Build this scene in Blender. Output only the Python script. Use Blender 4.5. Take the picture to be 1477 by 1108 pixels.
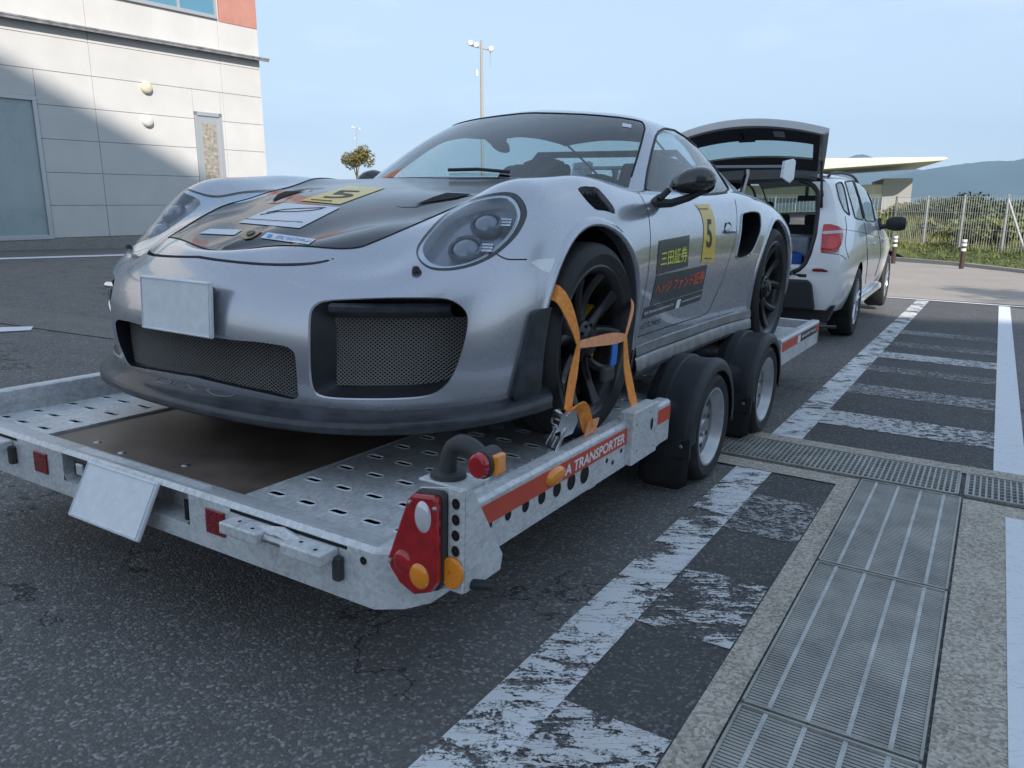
import bpy, bmesh, math, random
import numpy as np
from mathutils import Matrix, Vector
from mathutils.bvhtree import BVHTree
S = bpy.context.scene
for o in list(bpy.data.objects): bpy.data.objects.remove(o)
col = S.collection
rnd = random.Random(7)
rad = math.radians

# ---------------------------------------------------------------- camera
FPX, PITCH, CAMH = 1125.4, 0.22717, 1.3123          # focal length in photo pixels, downward pitch, height
cam = bpy.data.cameras.new('camera'); camo = bpy.data.objects.new('camera', cam); col.objects.link(camo)
camo.location = (0, 0, CAMH); camo.rotation_euler = (math.pi/2 - PITCH, 0, 0)
cam.sensor_width = 36; cam.lens = 36*FPX/1477; cam.clip_start = .05; cam.clip_end = 30000
S.camera = camo
# ---------------------------------------------------------------- sky, sun, exposure
SUN_L = Vector((-math.sin(rad(160))*math.cos(rad(30)), -math.cos(rad(160))*math.cos(rad(30)), -math.sin(rad(30))))       # direction the sunlight travels
SKY_GAIN = (1.30, 1.39, 1.50)
w = bpy.data.worlds.new('World'); S.world = w; w.use_nodes = True
nt = w.node_tree; sky = nt.nodes.new('ShaderNodeTexSky'); sky.sky_type = 'NISHITA'
sky.sun_disc = False; sky.sun_elevation = math.asin(-SUN_L.z); sky.sun_rotation = math.atan2(-SUN_L.x, -SUN_L.y)
sky.air_density = 1.0; sky.dust_density = .0; sky.ozone_density = 6.0; sky.altitude = 200
gm = nt.nodes.new('ShaderNodeGamma'); gm.inputs[1].default_value = .28          # softens the contrast between horizon and zenith, as the camera did
nt.links.new(sky.outputs[0], gm.inputs[0]); ga = nt.nodes.new('ShaderNodeVectorMath'); ga.operation = 'MULTIPLY'; ga.inputs[1].default_value = SKY_GAIN; nt.links.new(gm.outputs[0], ga.inputs[0])
tcw = nt.nodes.new('ShaderNodeTexCoord'); mpw = nt.nodes.new('ShaderNodeMapping'); mpw.inputs['Scale'].default_value = (1.3, 1.3, 6.0); cn = nt.nodes.new('ShaderNodeTexNoise')   # thin high cloud
cn.inputs['Scale'].default_value = 2.2; cn.inputs['Detail'].default_value = 7; cn.inputs['Roughness'].default_value = .62; cn.inputs['Distortion'].default_value = .4
nt.links.new(tcw.outputs['Generated'], mpw.inputs[0]); nt.links.new(mpw.outputs[0], cn.inputs['Vector']); cr = nt.nodes.new('ShaderNodeMapRange')
for i_, v_ in ((1, .52), (2, .78), (3, 0.), (4, .32)): cr.inputs[i_].default_value = v_
nt.links.new(cn.outputs['Fac'], cr.inputs[0]); cm = nt.nodes.new('ShaderNodeMix'); cm.data_type = 'RGBA'; nt.links.new(cr.outputs[0], cm.inputs[0]); nt.links.new(ga.outputs[0], cm.inputs[6]); cm.inputs[7].default_value = (3.0, 3.1, 3.2, 1)
nt.links.new(cm.outputs[2], nt.nodes['Background'].inputs[0]); nt.nodes['Background'].inputs[1].default_value = .15
sl = bpy.data.lights.new('sun', 'SUN'); so = bpy.data.objects.new('sun', sl); col.objects.link(so)
sl.energy = 2.0; sl.angle = rad(.6); sl.color = (1, .93, .84)
so.rotation_euler = SUN_L.to_track_quat('-Z', 'Y').to_euler(); so.location = (0, 0, 40)
S.view_settings.view_transform = 'Standard'; S.view_settings.look = 'None'
S.view_settings.exposure = 1.55; S.view_settings.gamma = 1
S.render.engine = 'CYCLES'
S.cycles.max_bounces = 8; S.cycles.transparent_max_bounces = 12

# ---------------------------------------------------------------- frames (photo pixel -> place helpers)
TR = np.array([[0.85001, 0.52616, 0.02532], [-0.52646, 0.85017, 0.00684], [-0.01793, -0.01915, 0.99966]])
TT = np.array([-0.49576, 3.1879, 0.50607])          # trailer frame: x right, y towards the tow car, z up, 0 = deck top
def frame(R, t): return Matrix([list(R[0])+[t[0]], list(R[1])+[t[1]], list(R[2])+[t[2]], [0, 0, 0, 1]])
FT = frame(TR, TT)
def rotz(a): c, s = math.cos(a), math.sin(a); return np.array([[c, -s, 0], [s, c, 0], [0, 0, 1.]])
def ray(px, py):
    a = (px-738.5)/FPX; b = -(py-554)/FPX; c, s = math.cos(PITCH), math.sin(PITCH)
    return np.array([a, c+b*s, -s+b*c])
def world(px, py, ax, val):
    d = ray(px, py); o = np.array([0, 0, CAMH]); return o + d*((val-o[ax])/d[ax])
def to_px(P, R=TR, t=TT):
    P = np.asarray(P, float); w_ = P @ R.T + t - np.array([0, 0, CAMH]); c, s = math.cos(PITCH), math.sin(PITCH)
    fw = w_[..., 1]*c - w_[..., 2]*s; u = w_[..., 1]*s + w_[..., 2]*c
    return np.stack([738.5+FPX*w_[..., 0]/fw, 554-FPX*u/fw], -1)
def in_frame(px, py, ax, val, R=TR, t=TT):
    o = R.T @ (np.array([0, 0, CAMH]) - t); d = R.T @ ray(px, py); return o + d*((val-o[ax])/d[ax])
def smooth(a, b, x): q = np.clip((x-a)/(b-a), 0, 1); return q*q*(3-2*q)
def gz(x, y):                                        # height of the ground
    x = np.asarray(x, float); y = np.asarray(y, float)
    p = .116 - .0253*(np.clip(x, -14, 12)+.5) - .0068*(np.clip(y, -4, 24)-3.19)
    u = (x+.5)*.85 - (y-3.19)*.526
    return p + .23*smooth(2.2, 9.5, -u)
def on_ground(px, py):
    z = 0.
    for _ in range(12):
        p = world(px, py, 2, z); z = float(gz(p[0], p[1]))
    return world(px, py, 2, z)

# ---------------------------------------------------------------- materials
def mat(name, base=(.5, .5, .5), rough=.5, metal=0., coat=0., spec=.5, noise=None, bump=None, trans=0., ior=1.45, emit=None, alpha=1., coat_rough=.03):
    """noise=(scale, amount, detail[, second colour]) varies the colour; bump=(scale, strength, distance)"""
    m = bpy.data.materials.new(name); m.use_nodes = True; t = m.node_tree; b = t.nodes['Principled BSDF']
    b.inputs['Base Color'].default_value = (*base, 1); b.inputs['Roughness'].default_value = rough
    b.inputs['Metallic'].default_value = metal; b.inputs['Coat Weight'].default_value = coat; b.inputs['Coat Roughness'].default_value = coat_rough
    b.inputs['Specular IOR Level'].default_value = spec; b.inputs['IOR'].default_value = ior
    b.inputs['Transmission Weight'].default_value = trans; b.inputs['Alpha'].default_value = alpha
    if emit: b.inputs['Emission Color'].default_value = (*emit[:3], 1); b.inputs['Emission Strength'].default_value = emit[3]
    tc = t.nodes.new('ShaderNodeTexCoord')
    if noise:
        n = t.nodes.new('ShaderNodeTexNoise'); n.inputs['Scale'].default_value = noise[0]; n.inputs['Detail'].default_value = noise[2]; n.inputs['Roughness'].default_value = .65
        r = t.nodes.new('ShaderNodeValToRGB'); r.color_ramp.elements[0].position = .32; r.color_ramp.elements[1].position = .7
        c2 = noise[3] if len(noise) > 3 else tuple(min(1, c*(1+noise[1])) for c in base)
        c1 = tuple(c*(1-noise[1]) for c in base)
        r.color_ramp.elements[0].color = (*c1, 1); r.color_ramp.elements[1].color = (*c2, 1)
        t.links.new(tc.outputs['Object'], n.inputs['Vector']); t.links.new(n.outputs['Fac'], r.inputs['Fac']); t.links.new(r.outputs['Color'], b.inputs['Base Color'])
        mr = t.nodes.new('ShaderNodeMapRange'); mr.inputs['To Min'].default_value = max(0, rough-.1); mr.inputs['To Max'].default_value = min(1, rough+.12)
        t.links.new(n.outputs['Fac'], mr.inputs['Value']); t.links.new(mr.outputs[0], b.inputs['Roughness'])
    if bump:
        n = t.nodes.new('ShaderNodeTexNoise'); n.inputs['Scale'].default_value = bump[0]; n.inputs['Detail'].default_value = 4
        bp = t.nodes.new('ShaderNodeBump'); bp.inputs['Strength'].default_value = bump[1]; bp.inputs['Distance'].default_value = bump[2]
        t.links.new(tc.outputs['Object'], n.inputs['Vector']); t.links.new(n.outputs['Fac'], bp.inputs['Height']); t.links.new(bp.outputs['Normal'], b.inputs['Normal'])
    return m
class NT:                                            # small node-graph helper
    def __init__(s, name):
        s.m = bpy.data.materials.new(name); s.m.use_nodes = True; s.t = s.m.node_tree; s.b = s.t.nodes['Principled BSDF']
        s.tc = s.t.nodes.new('ShaderNodeTexCoord')
    def put(s, sock, v):
        if hasattr(v, 'is_linked') or hasattr(v, 'links'): s.t.links.new(v, sock)
        elif isinstance(v, (tuple, list)) and len(v) == 3 and sock.type == 'RGBA': sock.default_value = (*v, 1)
        else: sock.default_value = v
    def coord(s, which='Object', scale=None, rot=None):
        v = s.tc.outputs[which]
        if scale is None and rot is None: return v
        n = s.t.nodes.new('ShaderNodeMapping'); s.t.links.new(v, n.inputs['Vector'])
        if scale: n.inputs['Scale'].default_value = scale
        if rot: n.inputs['Rotation'].default_value = rot
        return n.outputs[0]
    def noise(s, scale, detail=4, rough=.6, vec=None, dist=0):
        n = s.t.nodes.new('ShaderNodeTexNoise'); s.put(n.inputs['Vector'], vec or s.coord()); n.inputs['Scale'].default_value = scale
        n.inputs['Detail'].default_value = detail; n.inputs['Roughness'].default_value = rough; n.inputs['Distortion'].default_value = dist
        return n.outputs['Fac']
    def vor(s, scale, feature='F1', vec=None, out='Distance', rand=1.):
        n = s.t.nodes.new('ShaderNodeTexVoronoi'); n.feature = feature; s.put(n.inputs['Vector'], vec or s.coord()); n.inputs['Scale'].default_value = scale
        n.inputs['Randomness'].default_value = rand
        return n.outputs[out]
    def ramp(s, fac, *stops):
        n = s.t.nodes.new('ShaderNodeValToRGB'); e = n.color_ramp.elements
        while len(e) < len(stops): e.new(.5)
        for q, (p, c) in zip(e, stops): q.position = p; q.color = (*c, 1) if isinstance(c, (tuple, list)) else (c, c, c, 1)
        s.put(n.inputs['Fac'], fac); return n.outputs['Color']
    def math(s, op, a, b=0., clamp=False):
        n = s.t.nodes.new('ShaderNodeMath'); n.operation = op; n.use_clamp = clamp; s.put(n.inputs[0], a); s.put(n.inputs[1], b); return n.outputs[0]
    def mix(s, f, a, b, mode='MIX'):
        n = s.t.nodes.new('ShaderNodeMix'); n.data_type = 'RGBA'; n.blend_type = mode
        s.put(n.inputs['Factor'], f); s.put(n.inputs[6], a); s.put(n.inputs[7], b); return n.outputs[2]
    def bump(s, h, strength=.5, dist=.01):
        n = s.t.nodes.new('ShaderNodeBump'); n.inputs['Strength'].default_value = strength; n.inputs['Distance'].default_value = dist
        s.put(n.inputs['Height'], h); s.t.links.new(n.outputs[0], s.b.inputs['Normal'])
    def sep(s, v):
        n = s.t.nodes.new('ShaderNodeSeparateXYZ'); s.put(n.inputs[0], v); return n.outputs
    def set(s, **k):
        for a, v in k.items(): s.put(s.b.inputs[a.replace('_', ' ')], v)
        return s.m

# ---------------------------------------------------------------- mesh helpers
class MB:
    def __init__(s): s.v = []; s.f = []
    def add(s, vs, fs):
        o = len(s.v); s.v += [tuple(map(float, v)) for v in vs]; s.f += [tuple(i+o for i in f) for f in fs]; return s
    def box(s, x0, x1, y0, y1, z0, z1, R=None, c=None):
        vs = [(x, y, z) for z in (z0, z1) for y in (y0, y1) for x in (x0, x1)]
        if R is not None: vs = [tuple(np.asarray(R) @ np.array(v) + (0 if c is None else np.array(c))) for v in vs]
        return s.add(vs, [(0, 2, 3, 1), (4, 5, 7, 6), (0, 1, 5, 4), (2, 6, 7, 3), (0, 4, 6, 2), (1, 3, 7, 5)])
    def prism(s, poly, a0, a1, axis='x'):             # polygon in the two other axes, extruded along axis
        n = len(poly); P = lambda p, a: {'x': (a, p[0], p[1]), 'y': (p[0], a, p[1]), 'z': (p[0], p[1], a)}[axis]
        vs = [P(p, a0) for p in poly] + [P(p, a1) for p in poly]
        return s.add(vs, [tuple(range(n))[::-1], tuple(range(n, 2*n))] + [(i, (i+1) % n, n+(i+1) % n, n+i) for i in range(n)])
    def tube(s, path, r, n=10, closed=False, cap=True):
        path = [np.array(p, float) for p in path]; m = len(path); rs = r if hasattr(r, '__len__') else [r]*m; rings = []; up = None
        for i, p in enumerate(path):
            a = path[(i-1) % m] if closed or i > 0 else p; b = path[(i+1) % m] if closed or i < m-1 else p
            t = b-a; t = t/max(np.linalg.norm(t), 1e-9)
            if up is None: up = np.array([0, 0, 1.]) if abs(t[2]) < .9 else np.array([1., 0, 0])
            x = np.cross(t, up); x /= max(np.linalg.norm(x), 1e-9); up = np.cross(x, t)
            rings.append([p + rs[i]*(math.cos(2*math.pi*k/n)*x + math.sin(2*math.pi*k/n)*up) for k in range(n)])
        vs = [q for R_ in rings for q in R_]; fs = []
        for i in range(m if closed else m-1):
            j = (i+1) % m
            fs += [(i*n+k, i*n+(k+1) % n, j*n+(k+1) % n, j*n+k) for k in range(n)]
        if cap and not closed: fs += [tuple(range(n))[::-1], tuple((m-1)*n+k for k in range(n))]
        return s.add(vs, fs)
    def cyl(s, p0, p1, r, n=16): return s.tube([p0, p1], r, n)
    def lathe(s, prof, n=48, c=(0, 0, 0), axis='x', cap=False):   # prof: (radius, offset along axis)
        vs = []; m = len(prof)
        for k in range(n):
            a = 2*math.pi*k/n; ca, sa = math.cos(a), math.sin(a)
            for r_, h in prof:
                q = {'x': (h, r_*ca, r_*sa), 'y': (r_*ca, h, r_*sa), 'z': (r_*ca, r_*sa, h)}[axis]
                vs.append((q[0]+c[0], q[1]+c[1], q[2]+c[2]))
        fs = [(k*m+i, ((k+1) % n)*m+i, ((k+1) % n)*m+i+1, k*m+i+1) for k in range(n) for i in range(m-1)]
        if cap: fs += [tuple(k*m for k in range(n)), tuple(k*m+m-1 for k in range(n))[::-1]]
        return s.add(vs, fs)
    def ribbon(s, path, side, width, th=.003):         # flat strap: path points, unit width directions
        vs = []; m = len(path)
        for i, p in enumerate(path):
            p = np.array(p, float); sd = np.array(side[i], float); sd /= np.linalg.norm(sd)
            t = np.array(path[min(i+1, m-1)], float)-np.array(path[max(i-1, 0)], float); nn = np.cross(t, sd); nn /= max(np.linalg.norm(nn), 1e-9)
            wd = width[i] if hasattr(width, '__len__') else width
            vs += [p-sd*wd/2-nn*th/2, p+sd*wd/2-nn*th/2, p+sd*wd/2+nn*th/2, p-sd*wd/2+nn*th/2]
        fs = [(i*4+k, i*4+(k+1) % 4, (i+1)*4+(k+1) % 4, (i+1)*4+k) for i in range(m-1) for k in range(4)] + [(3, 2, 1, 0), tuple((m-1)*4+k for k in range(4))]
        return s.add(vs, fs)
    def grid(s, P):                                   # P[i][j] points
        n, m = len(P), len(P[0]); return s.add([p for r in P for p in r], [(i*m+j, (i+1)*m+j, (i+1)*m+j+1, i*m+j+1) for i in range(n-1) for j in range(m-1)])
    def move(s, d): s.v = [(v[0]+d[0], v[1]+d[1], v[2]+d[2]) for v in s.v]; return s
    def mirror(s):
        o = len(s.v); s.v += [(-x, y, z) for x, y, z in s.v]; s.f += [tuple(i+o for i in f[::-1]) for f in s.f[:]]; return s
    def flip_x(s): s.v = [(-x, y, z) for x, y, z in s.v]; s.f = [f[::-1] for f in s.f]; return s
    def obj(s, name, m=None, parent=None, smooth=None, bev=0, fr=None, seg=2, recalc=True, solid=0):
        me = bpy.data.meshes.new(name); me.from_pydata(s.v, [], s.f); me.update()
        if recalc:
            b = bmesh.new(); b.from_mesh(me); bmesh.ops.remove_doubles(b, verts=b.verts, dist=1e-5); bmesh.ops.recalc_face_normals(b, faces=b.faces); b.to_mesh(me); b.free()
        if m: me.materials.append(m)
        o = bpy.data.objects.new(name, me); col.objects.link(o)
        if parent: o.parent = parent
        if fr is not None: o.matrix_world = fr
        if solid: q = o.modifiers.new('t', 'SOLIDIFY'); q.thickness = solid; q.offset = -1
        if bev: q = o.modifiers.new('b', 'BEVEL'); q.width = bev; q.segments = seg; q.limit_method = 'ANGLE'; q.angle_limit = rad(35); q.harden_normals = False
        if smooth: me.shade_smooth() if smooth is True else me.shade_smooth(); 
        if smooth and smooth is not True: me.set_sharp_from_angle(angle=rad(smooth))
        return o
def tag(o, label, cat=None, group=None, kind=None):
    o['label'] = label
    if cat: o['category'] = cat
    if group: o['group'] = group
    if kind: o['kind'] = kind
    return o
def struct(o): o['kind'] = 'structure'; return o
def thing(name, label, cat, fr=None, loc=None, group=None):
    o = bpy.data.objects.new(name, None); col.objects.link(o); o.empty_display_size = .2
    if fr is not None: o.matrix_world = fr
    if loc is not None: o.location = loc
    return tag(o, label, cat, group)
def copy_tree(o, parent=None):
    c = o.copy(); col.objects.link(c)
    if parent: c.parent = parent
    for ch in [x for x in bpy.data.objects if x.parent == o and x != c]: copy_tree(ch, c)
    return c
def text_mesh(body, size=1., font_bold=0., ext=0., spacing=1., shear=0.):
    """outline text as (verts, faces) in the xy plane, width-normalised origin at the lower left"""
    cu = bpy.data.curves.new('lettering', 'FONT'); cu.body = body; cu.size = size; cu.offset = font_bold; cu.extrude = ext; cu.space_character = spacing; cu.shear = shear
    cu.resolution_u = 3
    o = bpy.data.objects.new('lettering', cu); col.objects.link(o); bpy.context.view_layer.update()
    me = bpy.data.meshes.new_from_object(o.evaluated_get(bpy.context.evaluated_depsgraph_get()))
    v = np.array([q.co[:] for q in me.vertices]); f = [tuple(p.vertices) for p in me.polygons]
    bpy.data.objects.remove(o); bpy.data.meshes.remove(me); bpy.data.curves.remove(cu)
    return v, f
def lettering(body, name, place, m, parent, bold=0., fr=None, spacing=1., shear=0.):
    """place(u, v) -> 3D point, u,v in 0..1 over the text's box"""
    v, f = text_mesh(body, 1., bold, 0., spacing, shear); lo = v.min(0); sz = np.maximum(v.max(0)-lo, 1e-6); q = (v-lo)/sz
    mb = MB().add([place(a, b) for a, b, _ in q], f)
    return mb.obj(name, m, parent, fr=fr, recalc=False)
def quad_place(p00, p10, p11, p01):
    p00, p10, p11, p01 = map(lambda p: np.array(p, float), (p00, p10, p11, p01))
    return lambda u, v: p00*(1-u)*(1-v)+p10*u*(1-v)+p11*u*v+p01*(1-u)*v
# ================================================================ spline surfaces that can be cut into panels
def bspl(net, su, sv, sym_u0=None, sym_u1=None, sym_v1=None):
    """uniform cubic B-spline surface of a control net [cols][rows][3]; sym_* = mirror x there"""
    N = np.array(net, float); mx = np.array([-1, 1, 1])
    def pad(A, s0, s1):
        a = A[1]*mx if s0 else 2*A[0]-A[1]; b = A[-2]*mx if s1 else 2*A[-1]-A[-2]
        return np.concatenate([a[None], A, b[None]])
    def evalu(A, s):
        n = len(A)-3; out = []
        for i in range(n):
            for k in range(s + (1 if i == n-1 else 0)):
                t = k/s; w_ = np.array([(1-t)**3, 3*t**3-6*t*t+4, -3*t**3+3*t*t+3*t+1, t**3])/6
                out.append(np.tensordot(w_, A[i:i+4], 1))
        return np.array(out)
    U = evalu(pad(N, sym_u0, sym_u1), su)                       # along columns
    V = evalu(pad(np.swapaxes(U, 0, 1), False, sym_v1), sv)
    return np.swapaxes(V, 0, 1)
class Surf:                                                    # polygon soup with shared verts
    def __init__(s, v, f): s.v = np.asarray(v, float); s.f = f
    @staticmethod
    def from_grid(G):
        n, m = G.shape[:2]; return Surf(G.reshape(-1, 3), [(i*m+j, (i+1)*m+j, (i+1)*m+j+1, i*m+j+1) for i in range(n-1) for j in range(m-1)])
    def cut(s, fun):
        """fun(verts) -> signed value; returns (inside F<0, outside, rim edges as point pairs)"""
        F = np.asarray(fun(s.v), float); F = np.where(np.abs(F) < 1e-7, 1e-7, F)
        V = [tuple(p) for p in s.v]; cache = {}; fin, fout, rim = [], [], []
        def mid(a, b):
            k = (min(a, b), max(a, b))
            if k not in cache:
                t = F[k[0]]/(F[k[0]]-F[k[1]]); cache[k] = len(V); V.append(tuple(s.v[k[0]]+(s.v[k[1]]-s.v[k[0]])*t))
            return cache[k]
        for f in s.f:
            sg = [F[i] < 0 for i in f]
            if all(sg): fin.append(f); continue
            if not any(sg): fout.append(f); continue
            a, b, e = [], [], []
            for i in range(len(f)):
                p, q = f[i], f[(i+1) % len(f)]
                (a if F[p] < 0 else b).append(p)
                if (F[p] < 0) != (F[q] < 0): m_ = mid(p, q); a.append(m_); b.append(m_); e.append(m_)
            if len(a) > 2: fin.append(tuple(a))
            if len(b) > 2: fout.append(tuple(b))
            if len(e) == 2: rim.append((V[e[0]], V[e[1]]))
        V = np.array(V)
        return Surf(V, fin).trim(), Surf(V, fout).trim(), rim
    def trim(s):
        u = sorted({i for f in s.f for i in f}); m = {a: b for b, a in enumerate(u)}
        return Surf(s.v[u] if u else np.zeros((0, 3)), [tuple(m[i] for i in f) for f in s.f])
    def normals(s):
        n = np.zeros_like(s.v)
        for f in s.f:
            p = s.v[list(f)]; q = np.cross(p[1]-p[0], p[2]-p[0])
            if len(f) > 3: q = q + np.cross(p[2]-p[0], p[3]-p[0])
            for i in f: n[i] += q
        return n/np.maximum(np.linalg.norm(n, axis=1, keepdims=True), 1e-12)
    def offset(s, d): return Surf(s.v + s.normals()*d, s.f)
    def shift(s, d): return Surf(s.v + np.array(d), s.f)
    def mb(s, mirror=False):
        m = MB().add(s.v, s.f)
        return m.flip_x() if mirror else m
    def both(s):
        m = MB().add(s.v, s.f); o = len(m.v); m.v += [(-x, y, z) for x, y, z in m.v[:o]]; m.f += [tuple(i+o for i in f[::-1]) for f in m.f[:]]; return m
def catmull(P, n=8, closed=True):
    P = [np.array(p, float) for p in P]; m = len(P); out = []
    for i in range(m if closed else m-1):
        if closed: a, b, c, d = P[(i-1) % m], P[i], P[(i+1) % m], P[(i+2) % m]
        else: a, b, c, d = P[max(i-1, 0)], P[i], P[i+1], P[min(i+2, m-1)]
        for k in range(n):
            t = k/n; out.append(.5*((2*b)+(-a+c)*t+(2*a-5*b+4*c-d)*t*t+(-a+3*b-3*c+d)*t**3))
    if not closed: out.append(P[-1])
    return np.array(out)
def poly_sd(Q, P):                                            # signed distance of points Q to polygon P (negative inside)
    P = np.asarray(P, float); Q = np.asarray(Q, float); d = np.full(len(Q), 1e18); ins = np.zeros(len(Q), bool)
    for i in range(len(P)):
        a, b = P[i], P[(i+1) % len(P)]; e = b-a; w_ = Q-a
        t = np.clip((w_ @ e)/max(e @ e, 1e-12), 0, 1); r = w_-t[:, None]*e; d = np.minimum(d, (r*r).sum(1))
        c = (a[1] <= Q[:, 1]) != (b[1] <= Q[:, 1])
        if abs(e[1]) > 1e-12: ins ^= c & (Q[:, 0] < a[0]+(Q[:, 1]-a[1])/e[1]*e[0])
    return np.where(ins, -1, 1)*np.sqrt(d)
def line_d(Q, P):                                             # distance to an open polyline
    P = np.asarray(P, float); d = np.full(len(Q), 1e18)
    for i in range(len(P)-1):
        a, b = P[i], P[i+1]; e = b-a; w_ = Q-a; t = np.clip((w_ @ e)/max(e @ e, 1e-12), 0, 1); r = w_-t[:, None]*e; d = np.minimum(d, (r*r).sum(1))
    return np.sqrt(d)
def rim_wall(rim, d, scale=None):                             # walls going inward from a cut edge
    m = MB()
    for p, q in rim:
        p, q = np.array(p), np.array(q); m.add([p, q, q+np.array(d), p+np.array(d)], [(0, 1, 2, 3)])
    return m
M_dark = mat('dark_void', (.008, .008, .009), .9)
# ================================================================ ground and road markings
E_ = np.array([.5236, .852]); N_ = np.array([.852, -.5236])        # directions along and across the painted bay
def en(e, n, dz=0.):
    p = E_*e + N_*n; return (p[0], p[1], float(gz(p[0], p[1]))+dz)
def asphalt(name, dark, light, crack=True, tint=None):
    g = NT(name); v = g.coord('Object')
    ag = g.vor(125, vec=v, out='Color'); sp = g.sep(ag); ad = g.vor(125, vec=v); fine = g.noise(260, 3, .7, v); big = g.noise(.55, 5, .6, v); mid = g.noise(5, 5, .6, v)
    f = g.math('ADD', g.math('MULTIPLY', g.math('POWER', sp[0], 4.5), .50), g.math('ADD', g.math('MULTIPLY', fine, .30), g.math('MULTIPLY', mid, .2)))
    c = g.ramp(f, (.12, dark), (.36, tuple(a*.72+b*.28 for a, b in zip(dark, light))), (.55, tuple(a*.45+b*.55 for a, b in zip(dark, light))), (.90, tuple(b*1.25 for b in light)))
    c = g.mix(g.ramp(big, (.35, 0.), (.7, .55)), c, g.mix(1., c, (.72, .72, .72), 'MULTIPLY'))
    rust = g.ramp(g.noise(1.1, 4, .55, g.coord('Object', (1.3, .8, 1))), (.66, 0.), (.80, .30)); c = g.mix(rust, c, (.13, .085, .055))
    h = g.math('SUBTRACT', g.math('MULTIPLY', sp[1], .5), ad)
    if crack:
        e = g.math('ABSOLUTE', g.math('SUBTRACT', g.noise(.42, 9, .60, v, .2), .5)); e2 = g.noise(.9, 2, .5, g.coord('Object', (1., 1., 1.), (.3, .2, 1.)))
        m = g.math('MULTIPLY', g.math('LESS_THAN', e, .0019), g.math('GREATER_THAN', e2, .47))
        c = g.mix(g.math('MULTIPLY', m, .75), c, (.012, .012, .012)); h = g.math('SUBTRACT', h, m)
    g.bump(h, .55, .006)
    return g.set(Base_Color=c, Roughness=.86)
M_asph = asphalt('asphalt', (.080, .077, .075), (.36, .346, .335))
M_asph2 = asphalt('patched_asphalt', (.045, .045, .046), (.21, .208, .206), False)
M_pink = asphalt('pinkish_paving', (.30, .26, .225), (.50, .44, .39), False)
def concrete(name, a, b, sc=140):
    g = NT(name); v = g.coord('Object'); n = g.noise(sc, 3, .75, v); n2 = g.noise(4, 5, .6, v); n3 = g.noise(24, 4, .6, v); vv = g.sep(g.vor(120, vec=v, out='Color'))
    c = g.ramp(g.math('ADD', g.math('MULTIPLY', g.math('ADD', n, vv[0]), .38), g.math('MULTIPLY', n2, .3)), (.30, a), (.72, b))
    c = g.mix(g.ramp(n3, (.60, 0.), (.76, .18)), c, (.12, .11, .09)); c = g.mix(g.ramp(g.noise(2.1, 3, .5, v), (.67, 0.), (.78, .45)), c, (.22, .12, .06))
    g.bump(g.math('ADD', n, vv[1]), .4, .003); return g.set(Base_Color=c, Roughness=.9)
M_conc = concrete('exposed_concrete', (.22, .195, .16), (.56, .505, .43), 230); M_plinth = concrete('plinth_concrete', (.16, .15, .14), (.34, .32, .30), 40)
def worn(name, col_, amount, scale=9., crack=1.):
    """road paint: chipped by noise, transparent where it has gone"""
    g = NT(name); v = g.coord('Object'); al = g.coord('Object', (1., 3.6, 1.), (0, 0, rad(31.6)))
    n = g.noise(scale, 8, .66, v, .3); tr = g.noise(scale*1.5, 7, .72, al, .8); n2 = g.noise(110, 3, .7, v); lg = g.noise(.9, 3, .5, v)
    k = g.math('ADD', g.math('ADD', g.math('MULTIPLY', n, .38), g.math('MULTIPLY', tr, .34)), g.math('ADD', g.math('MULTIPLY', n2, .16), g.math('MULTIPLY', lg, .12))); a = g.ramp(k, (amount-.012, 0.), (amount+.012, 1.))
    if crack:
        cr = g.noise(scale*.9, 6, .62, g.coord('Object', (.9, 4.2, 1.), (0, 0, rad(31.6))), 1.1); a = g.math('MULTIPLY', a, g.math('GREATER_THAN', g.math('ABSOLUTE', g.math('SUBTRACT', cr, .5)), .006*crack))
    c = g.mix(g.math('MULTIPLY', g.noise(30, 4, .6, v), .35), col_, tuple(q*.72 for q in col_))
    g.bump(n2, .2, .002); return g.set(Base_Color=c, Roughness=.75, Alpha=a)
M_line = worn('worn_white_paint', (.70, .71, .72), .482, 5.); M_line2 = worn('fresh_white_paint', (.74, .75, .78), .34, 6., .35)
M_hatch = worn('faded_white_paint', (.56, .56, .56), .485, 22., 0); M_hatch2 = worn('ghost_white_paint', (.38, .38, .38), .51, 30., 0); M_half = worn('flaking_white_paint', (.60, .60, .60), .505, 8., 1.)
# ground sheet: fine near the trailer, growing cells out to the far plain
def axis(lo, hi, step, far):
    a = list(np.arange(lo, hi+.01, step)); q = step
    while a[-1] < far: q *= 1.35; a.append(a[-1]+q)
    q = step
    while a[0] > -far: q *= 1.35; a.insert(0, a[0]-q)
    return np.array(a)
gx, gy = axis(-18, 22, .5, 7000), axis(-8, 34, .5, 7000)
def far_drop(x, y):                                                  # the car park ends on a hilltop
    d = np.hypot(x-2, y-6); return -45*smooth(45, 260, d)*(1. if True else 0)
X, Y = np.meshgrid(gx, gy, indexing='ij'); Z = gz(X, Y)+far_drop(X, Y)
ground = MB().grid([[(X[i, j], Y[i, j], Z[i, j]) for j in range(len(gy))] for i in range(len(gx))]).obj('ground', M_asph, smooth=True, recalc=False); struct(ground)
def sheet(name, e0, e1, n0, n1, m, dz=.004, de=.25, skew0=0., skew1=0.):
    ne = max(1, int((e1-e0)/de)); P = [[en(e0+(e1-e0)*i/ne, n0+(n1-n0)*j/3, dz) for j in range(4)] for i in range(ne+1)]
    return MB().grid(P).obj(name, m, recalc=False)
def paint(name, *a, **k): return struct(sheet(name, *a, **k))
paint('white_line', .2, 3.62, -.952, -.785, M_line, .006); paint('white_line', 4.29, 13.2, -.952, -.785, M_line, .006)
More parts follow.
